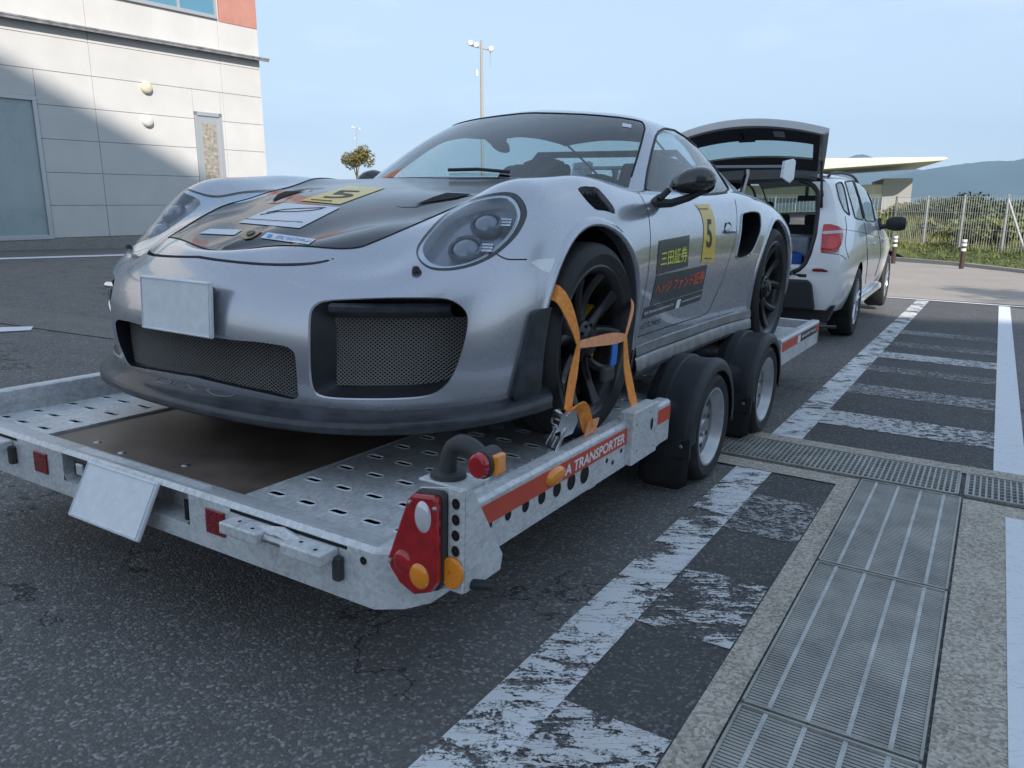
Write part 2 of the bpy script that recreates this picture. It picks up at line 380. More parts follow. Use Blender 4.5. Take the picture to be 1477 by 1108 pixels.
paint('white_line', -1.0, 3.60, .155, .60, M_line2, .010); paint('white_line', 4.29, 13.2, .108, .246, M_line2, .006)
paint('white_line', 13.25, 13.37, -2.2, 6, M_line2, .010, skew0=0)
# asphalt patches, worn patches between line and concrete
eA = [float(on_ground(*p)[:2] @ E_) for p in ((930, 1000), (885, 1010), (1000, 855), (1075, 775), (1000, 800), (1140, 720), (1110, 700))]
paint('asphalt_patch', 1.30, 3.62, -.785, -.50, M_asph2, .003)
for e0, e1, m in ((.75, 1.52, M_half), (1.98, 2.42, M_half), (2.83, 3.28, M_hatch2)): paint('hatch_bar', e0, e1, -.785, -.505, m, .007)
paint('asphalt_patch', 4.29, 13.2, -.785, .108, M_asph2, .003)
for (p, q), m in ((((1195, 592), (1182, 611)), M_hatch), (((1234, 554), (1218, 566)), M_hatch2), (((1262, 528), (1252, 535)), M_hatch2), (((1283, 509), (1275, 517)), M_hatch), (((1297, 494), (1290, 500)), M_hatch2), (((1312, 478), (1306, 483)), M_hatch2)):
    a, b = [float(on_ground(*r)[:2] @ E_) for r in (q, p)]; paint('hatch_bar', a, b, -.785, .108, m, .007)
paint('paving', 13.45, 60, -3.0, 26, M_pink, .006, 1.)
# concrete aprons
paint('concrete_apron', -1.2, 3.755, -.50, -.418, M_conc, .008); paint('concrete_apron', -1.2, 3.755, .000, .155, M_conc, .008)
paint('concrete_apron', 3.62, 3.755, -1.3, -.50, M_conc, .008); paint('concrete_apron', 4.155, 4.29, -1.5, 2.2, M_conc, .008); paint('concrete_apron', 3.60, 3.755, .155, 2.2, M_conc, .008)
# left side: darker band and short white mark
def strip_px(name, pxs, m, dz=.005):
    P = [on_ground(*p) for p in pxs]; rows = []
    for i in range(9):
        t = i/8; a = P[0]+(P[1]-P[0])*t; b = P[3]+(P[2]-P[3])*t; rows.append([(q[0], q[1], float(gz(q[0], q[1]))+dz) for q in (a, a+(b-a)/2, b)])
    return struct(MB().grid(rows).obj(name, m, recalc=False))
strip_px('drain_strip', [(-60, 436), (165, 462), (165, 490), (-60, 458)], concrete('dull_concrete', (.09, .085, .08), (.22, .21, .195)), .006); strip_px('white_line', [(-20, 474), (48, 472), (45, 477.5), (-20, 481)], M_line2, .008)
strip_px('white_line', [(-60, 374.5), (260, 365), (260, 367), (-60, 377)], M_line2, .008)
# trench drain: a long cross grating and three slab gratings, real bars over a dark channel
M_gtop = mat('grating_steel', (.34, .335, .315), .5, .3, noise=(5, .3, 5, (.46, .45, .41))); M_gbar = mat('grating_bar', (.44, .445, .43), .45, .4, noise=(9, .25, 4))
M_oil = mat('oily_steel', (.13, .135, .13), .48, .4, noise=(3, .5, 5, (.22, .21, .18)))
def bar(m, e0, e1, n0, n1, z0, z1):
    c = [en(e0, n0), en(e1, n0), en(e1, n1), en(e0, n1)]
    m.add([(p[0], p[1], p[2]+z) for z in (z0, z1) for p in c], [(4, 5, 6, 7), (0, 1, 5, 4), (1, 2, 6, 5), (2, 3, 7, 6), (3, 0, 4, 7)])
def grating(name, label, e0, e1, n0, n1, along, ncross, nlong, tcross, tlong, base, group):
    z = .010
    root = thing(name, label, 'grating', loc=en((e0+e1)/2, (n0+n1)/2), group=group); inv = root.matrix_world.inverted()
    off = np.array(root.location)
    def put(m, nm, mt): m.v = [tuple(np.array(v)-off) for v in m.v]; return m.obj(nm, mt, root, recalc=False)
    b = MB(); bar(b, e0, e1, n0, n1, .0035, .0045); put(b, 'channel_floor', base)
    fr_ = MB(); t = .007
    for a in ((e0, e0+t, n0, n1), (e1-t, e1, n0, n1), (e0, e1, n0, n0+t), (e0, e1, n1-t, n1)): bar(fr_, *a, .004, .020)
    put(fr_, 'grating_frame', M_gtop)
    x = MB()
    if along == 'e':
        for k in range(ncross): q = e0+(e1-e0)*(k+.5)/ncross; bar(x, q-tcross/2, q+tcross/2, n0, n1, .005, .0155)
    else:
        for k in range(ncross): q = n0+(n1-n0)*(k+.5)/ncross; bar(x, e0, e1, q-tcross/2, q+tcross/2, .005, .0165)
    o = put(x, 'cross_bars', M_gtop); o['kind'] = 'stuff'
    for k in range(nlong):
        l_ = MB()
        if along == 'e': q = n0+(n1-n0)*(k+.72)/(nlong+.45); bar(l_, e0, e1, q-tlong/2, q+tlong/2, .006, .0175)
        else: q = e0+(e1-e0)*(k+.5)/nlong; bar(l_, q-tlong/2, q+tlong/2, n0, n1, .006, .0175)
        put(l_, 'bearing_bar', M_gbar)
    return root
for k, (a, b, lb) in enumerate(((.80, 1.735, 'oil stained steel slab grating, one joint away from the middle slab'), (1.745, 2.70, 'steel slab grating with white bars, middle one of three in a row'), (2.71, 3.735, 'steel slab grating butting against the cross drain'))):
    grating('slab_grating', lb, a, b, -.408, -.008, 'e', 74, 4, .0085, .011, M_oil, 'slab gratings in the concrete channel')
grating('trench_grating', 'open bar trench grating running under the trailer wheel', 3.765, 4.145, -1.45, -.02, 'n', 60, 9, .0085, .005, M_dark, 'trench gratings across the bay')
grating('trench_grating', 'open bar trench grating leading to the thick white line', 3.775, 4.135, .0, 2.0, 'n', 84, 8, .0085, .005, M_dark, 'trench gratings across the bay')

# ================================================================ building on the left
WD = np.array([.589, .808, 0]); WN = np.array([.808, -.589, 0]); WA = world(0, 346, 2, .68)
def wall_pt(px, py, out=0.):
    d = ray(px, py); o = np.array([0, 0, CAMH]); t = ((WA-o) @ WN + out)/(d @ WN); return o+d*t
def wall_sz(px, py): p = wall_pt(px, py); return float((p-WA) @ WD), float(p[2])
FW = frame(np.stack([WD, -WN, np.array([0, 0, 1.])], 1), np.array([WA[0], WA[1], 0.]))      # wall frame: x along, -y towards us
M_clad = mat('white_cladding', (.56, .55, .535), .55, noise=(1.2, .06, 4)); M_ledge = mat('grey_ledge', (.20, .20, .21), .5, noise=(6, .4, 4)); M_frame = mat('aluminium_frame', (.46, .475, .49), .4, .5)
M_frost = mat('frosted_pane', (.30, .37, .385), .28, 0, .3, noise=(1.5, .08, 3)); M_salmon = mat('salmon_panel', (.47, .22, .175), .55, noise=(3, .1, 3)); M_bluegl = mat('blue_window_glass', (.10, .26, .36), .06, .2, 1.)
bld = thing('shop_building', 'white clad building with frosted window beside the car park', 'building', fr=FW)
s1, s2, sE = wall_sz(125, 50)[0], wall_sz(318, 100)[0], wall_sz(378, 150)[0]
zb = .68; zl = wall_sz(200, 57)[1]
MB().box(-14, sE, .03, 9, .1, 9.5).obj('wall_core', M_clad, bld)
wx1 = wall_sz(66, 250)[0]; wz1 = wall_sz(60, 140)[1]; dx0, dx1 = wall_sz(284, 220)[0], wall_sz(323, 220)[0]; dz1 = wall_sz(300, 163)[1]
rows = [zb+.60*k for k in range(0, 7)]; cols_ = [-9.6, -6.4, -3.2, s1, s2, sE]
def panel(x0, x1, z0, z1, m=M_clad):
    if x1-x0 > .04 and z1-z0 > .04: MB().box(x0+.004, x1-.004, -.012, .03, z0+.004, z1-.004).obj('cladding_panel', m, bld, bev=.004)
zrow = rows + [zl-.02]
zrow = [z for z in rows if z < zl-.15]+[zl-.02]
for i in range(len(cols_)-1):
    for j in range(len(zrow)-1):
        x0, x1, z0, z1 = cols_[i], cols_[i+1], zrow[j], zrow[j+1]
        segs = [(x0, x1)]
        for hx0, hx1, hz0, hz1 in ((-2.6, wx1, zb, wz1), (dx0, dx1, zb-.1, dz1)):
            if z0 < hz1-.05:
                ns_ = []
                for a, b in segs:
                    if b <= hx0 or a >= hx1: ns_.append((a, b)); continue
                    if a < hx0: ns_.append((a, hx0))
                    if b > hx1: ns_.append((hx1, b))
                if z1 > hz1+.05:
                    for a, b in segs:
                        if not (b <= hx0 or a >= hx1): panel(max(a, hx0), min(b, hx1), hz1, z1)
                segs = ns_
        for a, b in segs: panel(a, b, z0, z1)
zr1 = wall_sz(345, 39)[1]; rx0 = wall_sz(316, 30)[0]
for i in range(len(cols_)-1):
    a, b = cols_[i], cols_[i+1]
    panel(a, b, zl+.06, zr1+.02)
    if b < rx0+.2: panel(a, b, zr1+.9, 9.2)
panel(rx0, sE, zr1+.02, 9.2, M_salmon)
MB().box(-9, rx0-.08, -.005, .02, zr1+.14, zr1+.95).obj('window_pane', M_bluegl, bld)
for x in (rx0-.09, rx0-.95, rx0-2.2, rx0-3.4): MB().box(x-.03, x+.03, -.03, .02, zr1+.10, zr1+.97).obj('window_frame', M_frame, bld)
MB().box(-9, rx0-.06, -.04, .02, zr1+.06, zr1+.13).obj('window_sill', M_frame, bld)
MB().box(-9.6, sE+.14, -.20, .03, zl, zl+.028).obj('ledge', M_ledge, bld); MB().box(-9.6, sE+.13, -.19, -.16, zl-.045, zl).obj('ledge_drip', M_ledge, bld)
MB().box(-9.6, sE+.01, -.03, .03, .1, zb-.01).obj('plinth', M_plinth, bld)
MB().box(-9.6, wx1-.05, .0, .02, zb+.02, wz1-.06).obj('window_pane', M_frost, bld)
MB().box(wx1-.09, wx1-.01, -.04, .02, zb, wz1).obj('window_frame', M_frame, bld, bev=.006); MB().box(-9.6, wx1-.01, -.045, .02, wz1-.08, wz1).obj('window_frame', M_frame, bld, bev=.006); MB().box(-9.6, wx1-.01, -.045, .02, zb-.02, zb+.06).obj('window_frame', M_frame, bld, bev=.006)
# side door with glazed panel
dr = MB().box(dx0+.05, dx1-.05, .0, .03, zb-.15, dz1-.06).obj('door', M_frame, bld); 
MB().box(dx0, dx0+.07, -.03, .03, zb-.15, dz1).obj('door_frame', M_frame, bld); MB().box(dx1-.07, dx1, -.03, .03, zb-.15, dz1).obj('door_frame', M_frame, bld); MB().box(dx0, dx1, -.03, .03, dz1-.07, dz1).obj('door_frame', M_frame, bld)
MB().box(dx0+.17, dx1-.15, -.008, .01, zb+.2, dz1-.22).obj('door_pane', mat('wired_glass', (.33, .28, .21), .2, 0, .5, noise=(14, .5, 5, (.46, .43, .36))), dr)
for k in range(18): z = zb+.3+k*.09; MB().box(dx0+.17, dx1-.15, -.010, -.008, z, z+.006).obj('pane_wire', M_ledge, dr)
for px_, py_ in ((210, 127), (211.5, 175)):
    s_, z_ = wall_sz(px_, py_); MB().lathe([(.001, -.10), (.06, -.095), (.10, -.075), (.115, -.05), (.12, -.02), (.12, 0)], 28, c=(s_, -.012, z_), axis='y').obj('wall_vent', mat('vent_cover', (.62, .54, .40) if py_ < 150 else (.62, .60, .56), .5), bld, smooth=40)
# tall building behind the photographer: it is what shades the bay
FB = frame(np.stack([np.array([.9994, -.035, 0]), np.array([-.035, -.9994, 0]), np.array([0, 0, 1.])], 1), np.array([-.7, -20., 0.]))
tall = thing('office_block', 'tall pale office block standing behind the photographer', 'building', fr=FB)
M_off = mat('office_wall', (.48, .47, .45), .7, noise=(.6, .1, 4)); M_offg = mat('office_glass', (.12, .16, .20), .08, 0, 1.)
MB().box(.5, 16.5, .02, 12, -1, 25.2).obj('wall', M_off, tall); MB().box(16.5, 29, .02, 12, -1, 18.4).obj('wing_wall', M_off, tall)
for j in range(6):
    for k in range(9 if j < 5 else 5): MB().box(1.2+k*3.0, 3.6+k*3.0, -.03, .02, 1.4+j*3.0, 2.9+j*3.0).obj('window', M_offg, tall)
# ================================================================ the sports car (own frame = trailer frame, 0 on the deck, y backwards)
BODY = [   # lower edge -> widest -> shoulder -> wing crest -> bonnet centre line
 [(0,-0.945,0.225),(0,-0.98,0.31),(0,-0.99,0.42),(0,-0.978,0.522),(0,-0.95,0.597),(0,-0.918,0.634),(0,-0.895,0.645),(0,-0.875,0.644),(0,-0.86,0.642),(0,-0.85,0.642),(0,-0.84,0.647)],
 [(0.22,-0.935,0.225),(0.22,-0.97,0.31),(0.22,-0.98,0.42),(0.22,-0.968,0.517),(0.215,-0.94,0.586),(0.205,-0.9,0.636),(0.185,-0.865,0.664),(0.15,-0.83,0.658),(0.11,-0.8,0.644),(0.055,-0.775,0.658),(0,-0.765,0.692)],
 [(0.45,-0.905,0.225),(0.45,-0.935,0.31),(0.45,-0.945,0.42),(0.445,-0.928,0.519),(0.43,-0.885,0.581),(0.4,-0.825,0.626),(0.35,-0.775,0.682),(0.28,-0.725,0.69),(0.2,-0.685,0.661),(0.1,-0.655,0.679),(0,-0.645,0.721)],
 [(0.635,-0.835,0.225),(0.642,-0.855,0.31),(0.645,-0.86,0.42),(0.638,-0.838,0.532),(0.615,-0.775,0.594),(0.565,-0.69,0.603),(0.5,-0.615,0.686),(0.4,-0.56,0.741),(0.29,-0.53,0.722),(0.15,-0.51,0.732),(0,-0.505,0.754)],
 [(0.765,-0.71,0.225),(0.775,-0.73,0.31),(0.778,-0.732,0.42),(0.768,-0.71,0.551),(0.73,-0.625,0.662),(0.685,-0.55,0.724),(0.61,-0.465,0.768),(0.49,-0.41,0.752),(0.37,-0.39,0.766),(0.19,-0.38,0.783),(0,-0.375,0.789)],
 [(0.855,-0.55,0.225),(0.87,-0.565,0.31),(0.877,-0.565,0.42),(0.873,-0.54,0.562),(0.848,-0.46,0.738),(0.79,-0.38,0.89),(0.69,-0.31,0.906),(0.54,-0.275,0.787),(0.41,-0.265,0.814),(0.21,-0.26,0.822),(0,-0.255,0.818)],
 [(0.9,-0.38,0.225),(0.92,-0.39,0.31),(0.93,-0.385,0.42),(0.93,-0.36,0.565),(0.91,-0.285,0.703),(0.85,-0.21,0.85),(0.735,-0.16,0.93),(0.58,-0.14,0.838),(0.44,-0.135,0.845),(0.22,-0.13,0.85),(0,-0.13,0.844)],
 [(0.91,-0.19,0.175),(0.932,-0.19,0.28),(0.94,-0.185,0.42),(0.942,-0.165,0.555),(0.93,-0.12,0.676),(0.875,-0.06,0.811),(0.765,-0.03,0.945),(0.61,-0.02,0.858),(0.46,-0.015,0.856),(0.24,-0.01,0.867),(0,-0.01,0.866)],
 [(0.91,0,0.175),(0.932,0,0.28),(0.94,0.005,0.42),(0.943,0.02,0.55),(0.935,0.05,0.671),(0.885,0.09,0.814),(0.775,0.1,0.956),(0.63,0.11,0.887),(0.48,0.11,0.873),(0.25,0.115,0.884),(0,0.12,0.887)],
 [(0.9,0.2,0.175),(0.92,0.2,0.28),(0.93,0.2,0.41),(0.936,0.205,0.539),(0.932,0.22,0.663),(0.893,0.24,0.802),(0.79,0.25,0.94),(0.66,0.26,0.916),(0.51,0.265,0.898),(0.26,0.27,0.909),(0,0.28,0.912)],
 [(0.88,0.4,0.175),(0.895,0.4,0.28),(0.905,0.4,0.4),(0.915,0.4,0.54),(0.917,0.41,0.657),(0.895,0.42,0.776),(0.82,0.43,0.896),(0.71,0.43,0.922),(0.56,0.43,0.925),(0.28,0.43,0.939),(0,0.43,0.943)],
 [(0.872,0.66,0.175),(0.882,0.66,0.28),(0.887,0.66,0.4),(0.898,0.66,0.54),(0.903,0.66,0.655),(0.89,0.66,0.76),(0.845,0.66,0.85),(0.77,0.66,0.893),(0.64,0.66,0.905),(0.32,0.66,0.915),(0,0.66,0.92)],
 [(0.872,1,0.175),(0.88,1,0.28),(0.882,1,0.4),(0.893,1,0.54),(0.898,1,0.655),(0.886,1,0.765),(0.848,1,0.853),(0.785,1,0.895),(0.68,1,0.905),(0.34,1,0.905),(0,1,0.905)],
 [(0.872,1.4,0.175),(0.88,1.4,0.28),(0.882,1.4,0.4),(0.893,1.4,0.54),(0.898,1.4,0.66),(0.888,1.4,0.77),(0.852,1.4,0.86),(0.785,1.4,0.9),(0.68,1.4,0.91),(0.34,1.4,0.91),(0,1.4,0.91)],
 [(0.875,1.76,0.175),(0.885,1.76,0.28),(0.89,1.76,0.4),(0.903,1.76,0.54),(0.91,1.76,0.665),(0.9,1.76,0.78),(0.862,1.76,0.87),(0.79,1.76,0.912),(0.7,1.76,0.925),(0.35,1.76,0.93),(0,1.76,0.93)],
 [(0.885,2.06,0.175),(0.9,2.06,0.28),(0.912,2.06,0.4),(0.928,2.06,0.54),(0.935,2.06,0.67),(0.92,2.06,0.785),(0.875,2.06,0.875),(0.8,2.06,0.925),(0.69,2.06,0.95),(0.35,2.06,0.97),(0,2.06,0.98)],
 [(0.915,2.36,0.175),(0.937,2.36,0.28),(0.945,2.36,0.4),(0.95,2.36,0.54),(0.948,2.36,0.67),(0.925,2.36,0.785),(0.87,2.36,0.878),(0.78,2.36,0.922),(0.65,2.36,0.945),(0.33,2.36,0.98),(0,2.36,1)],
 [(0.915,2.66,0.175),(0.937,2.66,0.28),(0.945,2.66,0.41),(0.948,2.66,0.54),(0.943,2.66,0.665),(0.915,2.66,0.775),(0.85,2.66,0.862),(0.75,2.66,0.9),(0.62,2.66,0.918),(0.32,2.66,0.938),(0,2.66,0.945)],
 [(0.86,2.96,0.19),(0.905,2.96,0.29),(0.92,2.96,0.42),(0.922,2.96,0.54),(0.912,2.96,0.65),(0.88,2.96,0.745),(0.81,2.96,0.818),(0.7,2.96,0.85),(0.58,2.96,0.865),(0.3,2.96,0.88),(0,2.96,0.885)],
 [(0.79,3.2,0.24),(0.84,3.21,0.32),(0.86,3.22,0.44),(0.865,3.22,0.55),(0.855,3.2,0.64),(0.82,3.18,0.715),(0.75,3.16,0.77),(0.65,3.15,0.795),(0.53,3.15,0.81),(0.27,3.15,0.82),(0,3.15,0.825)],
 [(0.66,3.34,0.27),(0.7,3.37,0.34),(0.73,3.39,0.45),(0.735,3.39,0.55),(0.72,3.37,0.63),(0.68,3.34,0.69),(0.62,3.31,0.735),(0.53,3.29,0.755),(0.43,3.28,0.765),(0.22,3.28,0.775),(0,3.28,0.78)],
 [(0.36,3.43,0.28),(0.38,3.46,0.35),(0.4,3.48,0.46),(0.4,3.48,0.55),(0.39,3.46,0.625),(0.36,3.43,0.68),(0.32,3.4,0.715),(0.27,3.38,0.735),(0.2,3.37,0.745),(0.1,3.36,0.752),(0,3.36,0.755)],
 [(0,3.45,0.28),(0,3.48,0.35),(0,3.5,0.46),(0,3.5,0.55),(0,3.48,0.625),(0,3.46,0.675),(0,3.44,0.705),(0,3.43,0.72),(0,3.42,0.73),(0,3.41,0.737),(0,3.4,0.74)]]
CABIN = [
 [(0,.33,.93),(0,.50,1.02),(0,.72,1.14),(0,.94,1.235),(0,1.06,1.275),(0,1.12,1.29),(0,1.17,1.298)],
 [(.30,.365,.93),(.29,.53,1.02),(.275,.74,1.138),(.255,.955,1.231),(.2,1.07,1.273),(.1,1.14,1.29),(0,1.22,1.30)],
 [(.55,.46,.915),(.53,.62,1.01),(.495,.81,1.125),(.455,1.0,1.215),(.36,1.10,1.262),(.18,1.2,1.29),(0,1.29,1.304)],
 [(.70,.62,.89),(.67,.75,.99),(.625,.91,1.10),(.575,1.075,1.203),(.46,1.16,1.264),(.23,1.27,1.288),(0,1.36,1.306)],
 [(.785,.80,.88),(.745,.89,.975),(.69,1.01,1.08),(.635,1.15,1.182),(.515,1.24,1.262),(.25,1.34,1.286),(0,1.42,1.306)],
 [(.80,1.2,.88),(.76,1.25,.975),(.71,1.31,1.072),(.65,1.39,1.178),(.53,1.46,1.26),(.26,1.52,1.282),(0,1.58,1.303)],
 [(.80,1.62,.89),(.76,1.65,.98),(.705,1.68,1.065),(.64,1.72,1.163),(.525,1.75,1.24),(.26,1.78,1.266),(0,1.82,1.287)],
 [(.785,2.02,.90),(.745,2.02,.965),(.69,2.02,1.03),(.61,2.02,1.095),(.50,2.02,1.16),(.26,2.02,1.213),(0,2.03,1.235)],
 [(.75,2.42,.90),(.70,2.39,.94),(.64,2.36,.985),(.56,2.33,1.03),(.46,2.31,1.072),(.25,2.29,1.115),(0,2.28,1.13)],
 [(.66,2.85,.86),(.61,2.80,.885),(.55,2.75,.91),(.48,2.71,.935),(.39,2.68,.96),(.2,2.66,.985),(0,2.65,.995)],
 [(.5,3.1,.80),(.47,3.05,.82),(.42,3.0,.84),(.36,2.97,.86),(.29,2.95,.87),(.15,2.94,.885),(0,2.93,.89)]]
GB = bspl(BODY, 12, 12, sym_u0=True, sym_u1=True, sym_v1=True)
GC = bspl(CABIN, 12, 12, sym_u0=True, sym_u1=False, sym_v1=True)
GB[0, :, 0] = 0; GB[-1, :, 0] = 0; GB[:, -1, 0] = 0; GC[0, :, 0] = 0; GC[:, -1, 0] = 0
body = Surf.from_grid(GB); cabin = Surf.from_grid(GC)
# ---------------------------------------------------------------- car materials
def paint_mat():
    g = NT('silver_paint')
    spk = g.vor(42., vec=g.coord('Object')); n1 = g.noise(3.2, 3)
    speck = g.math('MULTIPLY', g.math('LESS_THAN', spk, .085), g.math('GREATER_THAN', n1, .56))
    streak = g.ramp(g.noise(26., 5, .7, g.coord('Object', (1, .35, 1.6)), 1.2), (.72, 0.), (.80, 1.))
    sp = g.sep(g.coord('Object')); low = g.math('SUBTRACT', 1., g.math('MULTIPLY', sp[2], 1.15), True)
    dirt = g.math('MULTIPLY', g.math('MULTIPLY', streak, low), .22)
    c = g.mix(g.math('MAXIMUM', g.math('MULTIPLY', speck, .7), dirt), (.43, .44, .485), (.05, .05, .055))
    return g.set(Base_Color=c, Metallic=.72, Roughness=g.math('ADD', .23, g.math('MULTIPLY', g.noise(6, 4), .09)), Coat_Weight=1., Coat_Roughness=.03)
M_paint = paint_mat()
M_hood = mat('dark_bonnet', (.020, .022, .028), .32, 0, .55, spec=.4, noise=(5, .3, 4), coat_rough=.06)
M_black = mat('black_plastic', (.018, .019, .022), .48, noise=(30, .35, 5), bump=(400, .12, .001))
M_lip = mat('black_lip', (.032, .034, .042), .42, 0, .25, noise=(14, .55, 6), bump=(120, .1, .001))
M_gap = mat('panel_gap', (.012, .012, .013), .8)
M_rubber = mat('tyre_rubber', (.022, .022, .023), .68, noise=(18, .35, 5), bump=(160, .25, .0015))
M_tread = M_rubber
M_rim = mat('satin_black_rim', (.030, .031, .034), .36, .55, .2, noise=(9, .35, 4))
M_disc = mat('brake_disc', (.19, .19, .2), .4, .8)
M_yellow = mat('yellow_caliper', (.72, .46, .03), .4)
M_cabin = mat('cabin_trim', (.014, .014, .016), .75, noise=(20, .3, 3))
M_carbon = mat('carbon_fibre', (.020, .021, .024), .26, .1, .8, noise=(40, .4, 3), coat_rough=.1)
M_chrome = mat('chrome', (.68, .69, .71), .16, 1.)
M_white = mat('white_vinyl', (.66, .69, .74), .45, noise=(12, .05, 3))
M_yel = mat('yellow_vinyl', (.74, .50, .06), .4, 0, .3, noise=(10, .08, 3))
M_panel = mat('charcoal_vinyl', (.035, .040, .046), .42, 0, .2, noise=(12, .2, 3))
M_ylw_txt = mat('lime_print', (.70, .72, .08), .5); M_org_txt = mat('red_orange_print', (.72, .13, .05), .5)
M_wht_txt = mat('white_print', (.75, .76, .76), .5); M_blk_txt = mat('black_print', (.02, .02, .022), .5); M_blu_txt = mat('blue_print', (.12, .34, .62), .5)
M_gold = mat('gold_crest', (.34, .25, .13), .4, .5)
M_plate = mat('blank_plate', (.72, .745, .77), .55, noise=(28, .07, 5))
def glass_mat(name, tint, refl=1., rough=0., ior=1.52):
    g = NT(name); t = g.t; out = t.nodes['Material Output']; t.nodes.remove(g.b)
    tr = t.nodes.new('ShaderNodeBsdfTransparent'); tr.inputs[0].default_value = (*tint, 1)
    gl = t.nodes.new('ShaderNodeBsdfGlossy'); gl.inputs['Roughness'].default_value = rough; gl.inputs[0].default_value = (refl, refl, refl, 1)
    fr = t.nodes.new('ShaderNodeFresnel'); g.put(fr.inputs[0], g.math('SUBTRACT', ior, g.math('MULTIPLY', t.nodes.new('ShaderNodeNewGeometry').outputs['Backfacing'], ior-1/ior)))
    mx = t.nodes.new('ShaderNodeMixShader'); t.links.new(fr.outputs[0], mx.inputs[0]); t.links.new(tr.outputs[0], mx.inputs[1]); t.links.new(gl.outputs[0], mx.inputs[2])
    t.links.new(mx.outputs[0], out.inputs[0]); return g.m
M_glass = glass_mat('car_glass', (.60, .71, .72), ior=1.85); M_lens = glass_mat('clear_lens', (.86, .90, .93))
M_side = glass_mat('side_glass', (.66, .78, .82), ior=2.1)
M_lampin = mat('lamp_reflector', (.62, .64, .68), .22, .8)
M_lampdark = mat('lamp_bezel', (.22, .235, .27), .28, .6, .5)
M_proj = mat('projector_glass', (.20, .22, .26), .06, .2, 1.)
M_ind = mat('indicator_lens', (.78, .79, .80), .18, .1, .6)

# ---------------------------------------------------------------- cut the shell into panels
car = thing('sports_car', 'silver sports car with dark bonnet strapped backwards on the trailer', 'car', fr=FT)
def pxf(poly, cond=None, smooth_n=6):
    P = catmull(poly, smooth_n) if smooth_n else np.array(poly, float)
    def f(v):
        d = poly_sd(to_px(v), P)*.003
        if cond is not None: d = np.maximum(d, cond(v))
        return d
    return f
front = lambda v: np.maximum(v[:, 1]-.75, .1-v[:, 2])
def arch(y0, z0, r): return lambda v: np.maximum(np.hypot(v[:, 1]-y0, v[:, 2]-z0)-r, .45-v[:, 0])
shell = body
_, shell, rimA = shell.cut(arch(0., .358, .392))
_, shell, rimB = shell.cut(arch(2.453, .368, .405))
# cabin hole in the shell's top
_, shell, _ = shell.cut(lambda v: np.maximum(poly_sd(v[:, :2], [(-1, .42), (.45, .50), (.66, .70), (.735, .95), (.735, 1.9), (.66, 2.3), (-1, 2.5)]), .8-v[:, 2]))
HL = [(600.3,365.6),(603,353),(615,336),(639.6,310),(664,294),(688,284),(710,279),(729,277),(744,279.6),(754.7,289.8),(760,303),(759.4,314),(752,330.4),(739.8,346.7),(716.8,367),(695,379),(674.8,386),(654.5,390),(634,390.7),(618,387.3),(605.7,377.8)]
HL_in = [(np.array(p)-np.array([684,332]))*.86+np.array([681,331]) for p in HL]
lamp, shell, rimH = shell.cut(pxf(HL, front))
INT = [(445.4,456),(451,441.7),(467,433.5),(512,430.5),(566,429),(629.5,429.4),(653,433.5),(669,445),(674.7,458),(673,479.6),(665.6,510),(653,542.7),(635,564),(611.5,573.4),(566,576.7),(512,576.7),(476,575),(456,570),(448,557),(445,528),(444.5,492)]
intake, shell, rimI = shell.cut(pxf(INT, front, 5))
CEN = [(200,470),(280,482),(335,490.5),(373.6,493.5),(408,498.6),(420,502.7),(425.4,511),(428.5,545),(430.5,572),(426,577),(384,568),(339,558),(300,549),(230,530)]
centre, shell, rimC = shell.cut(pxf(CEN, front, 0))
HOOD = [(240,340),(300,357.3),(331,361),(381,365.4),(422,366.8),(462.5,366),(489.6,363.4),(504,361),(541,349),(581.6,331),(615.4,316.7),(640,308.5),(668,293),(700,281),(735,272.5),(775,267.5),(820,267),(828,240),(700,215),(560,220),(400,235),(240,300)]
hoodc = lambda v: np.maximum(np.maximum(v[:, 1]-.47, .6-v[:, 2]), v[:, 0]-.735)
HE = [(0,-.835),(.10,-.829),(.20,-.812),(.30,-.785),(.39,-.74),(.445,-.69),(.467,-.64),(.488,-.58),(.507,-.52),(.522,-.46),(.535,-.40),(.537,-.34),(.533,-.28),(.535,-.20),(.545,-.12),(.565,-.03),(.60,.08),(.645,.20),(.68,.32),(.70,.44)]   # bonnet edge in plan, found from both sides of the car
hood, shell, rimD = shell.cut(lambda v: np.maximum(poly_sd(v[:, :2], [(-1, -.835)]+list(map(tuple, catmull(HE, 4, False)))+[(.6, .5), (-1, .5)]), .58-v[:, 2]))
SLOT = [(236,357),(262,363.5),(300,371),(350,377),(400,379.8),(450,378.2),(478,373),(488,370),(482,374.5),(460,380.5),(425,384),(380,383.3),(330,379),(290,373.5),(258,367.5)]
slot, shell, rimS = shell.cut(pxf(SLOT, front, 4))
MARK = [(760,374.8),(793,373.4),(825,372.2),(815,394),(800,394.2),(790,393),(778,388)]
marker, shell, rimM = shell.cut(pxf(MARK, front, 0))
LOUV = [(832,272),(838,269.5),(844,268.4),(850,269.2),(856.6,269.2),(862.7,271.5),(874,284),(883.7,296),(887,303),(887,309.5),(880,306.5),(873.5,304.5),(859.7,303),(853,297),(847,291),(839,281)]
louv, shell, rimL = shell.cut(pxf(LOUV, lambda v: np.maximum(v[:, 1]-.7, .6-v[:, 2]), 0))
SIDE = [(1069.4,312),(1072,307.5),(1085,305),(1094.4,308),(1097,317.7),(1096.5,331),(1091.7,347.4),(1083.6,363.7),(1074,370.5),(1063.3,372.5),(1062,367.7),(1067.4,336.6)]
sidec = lambda v: np.maximum(np.maximum(1.2-v[:, 1], v[:, 1]-2.4), .7-v[:, 0])
side, shell, rimE = shell.cut(pxf(SIDE, sidec, 4))
BLADE = [(764,455),(767,448.5),(773,446),(802,441),(806,462),(792,560),(786,606),(735,573)]
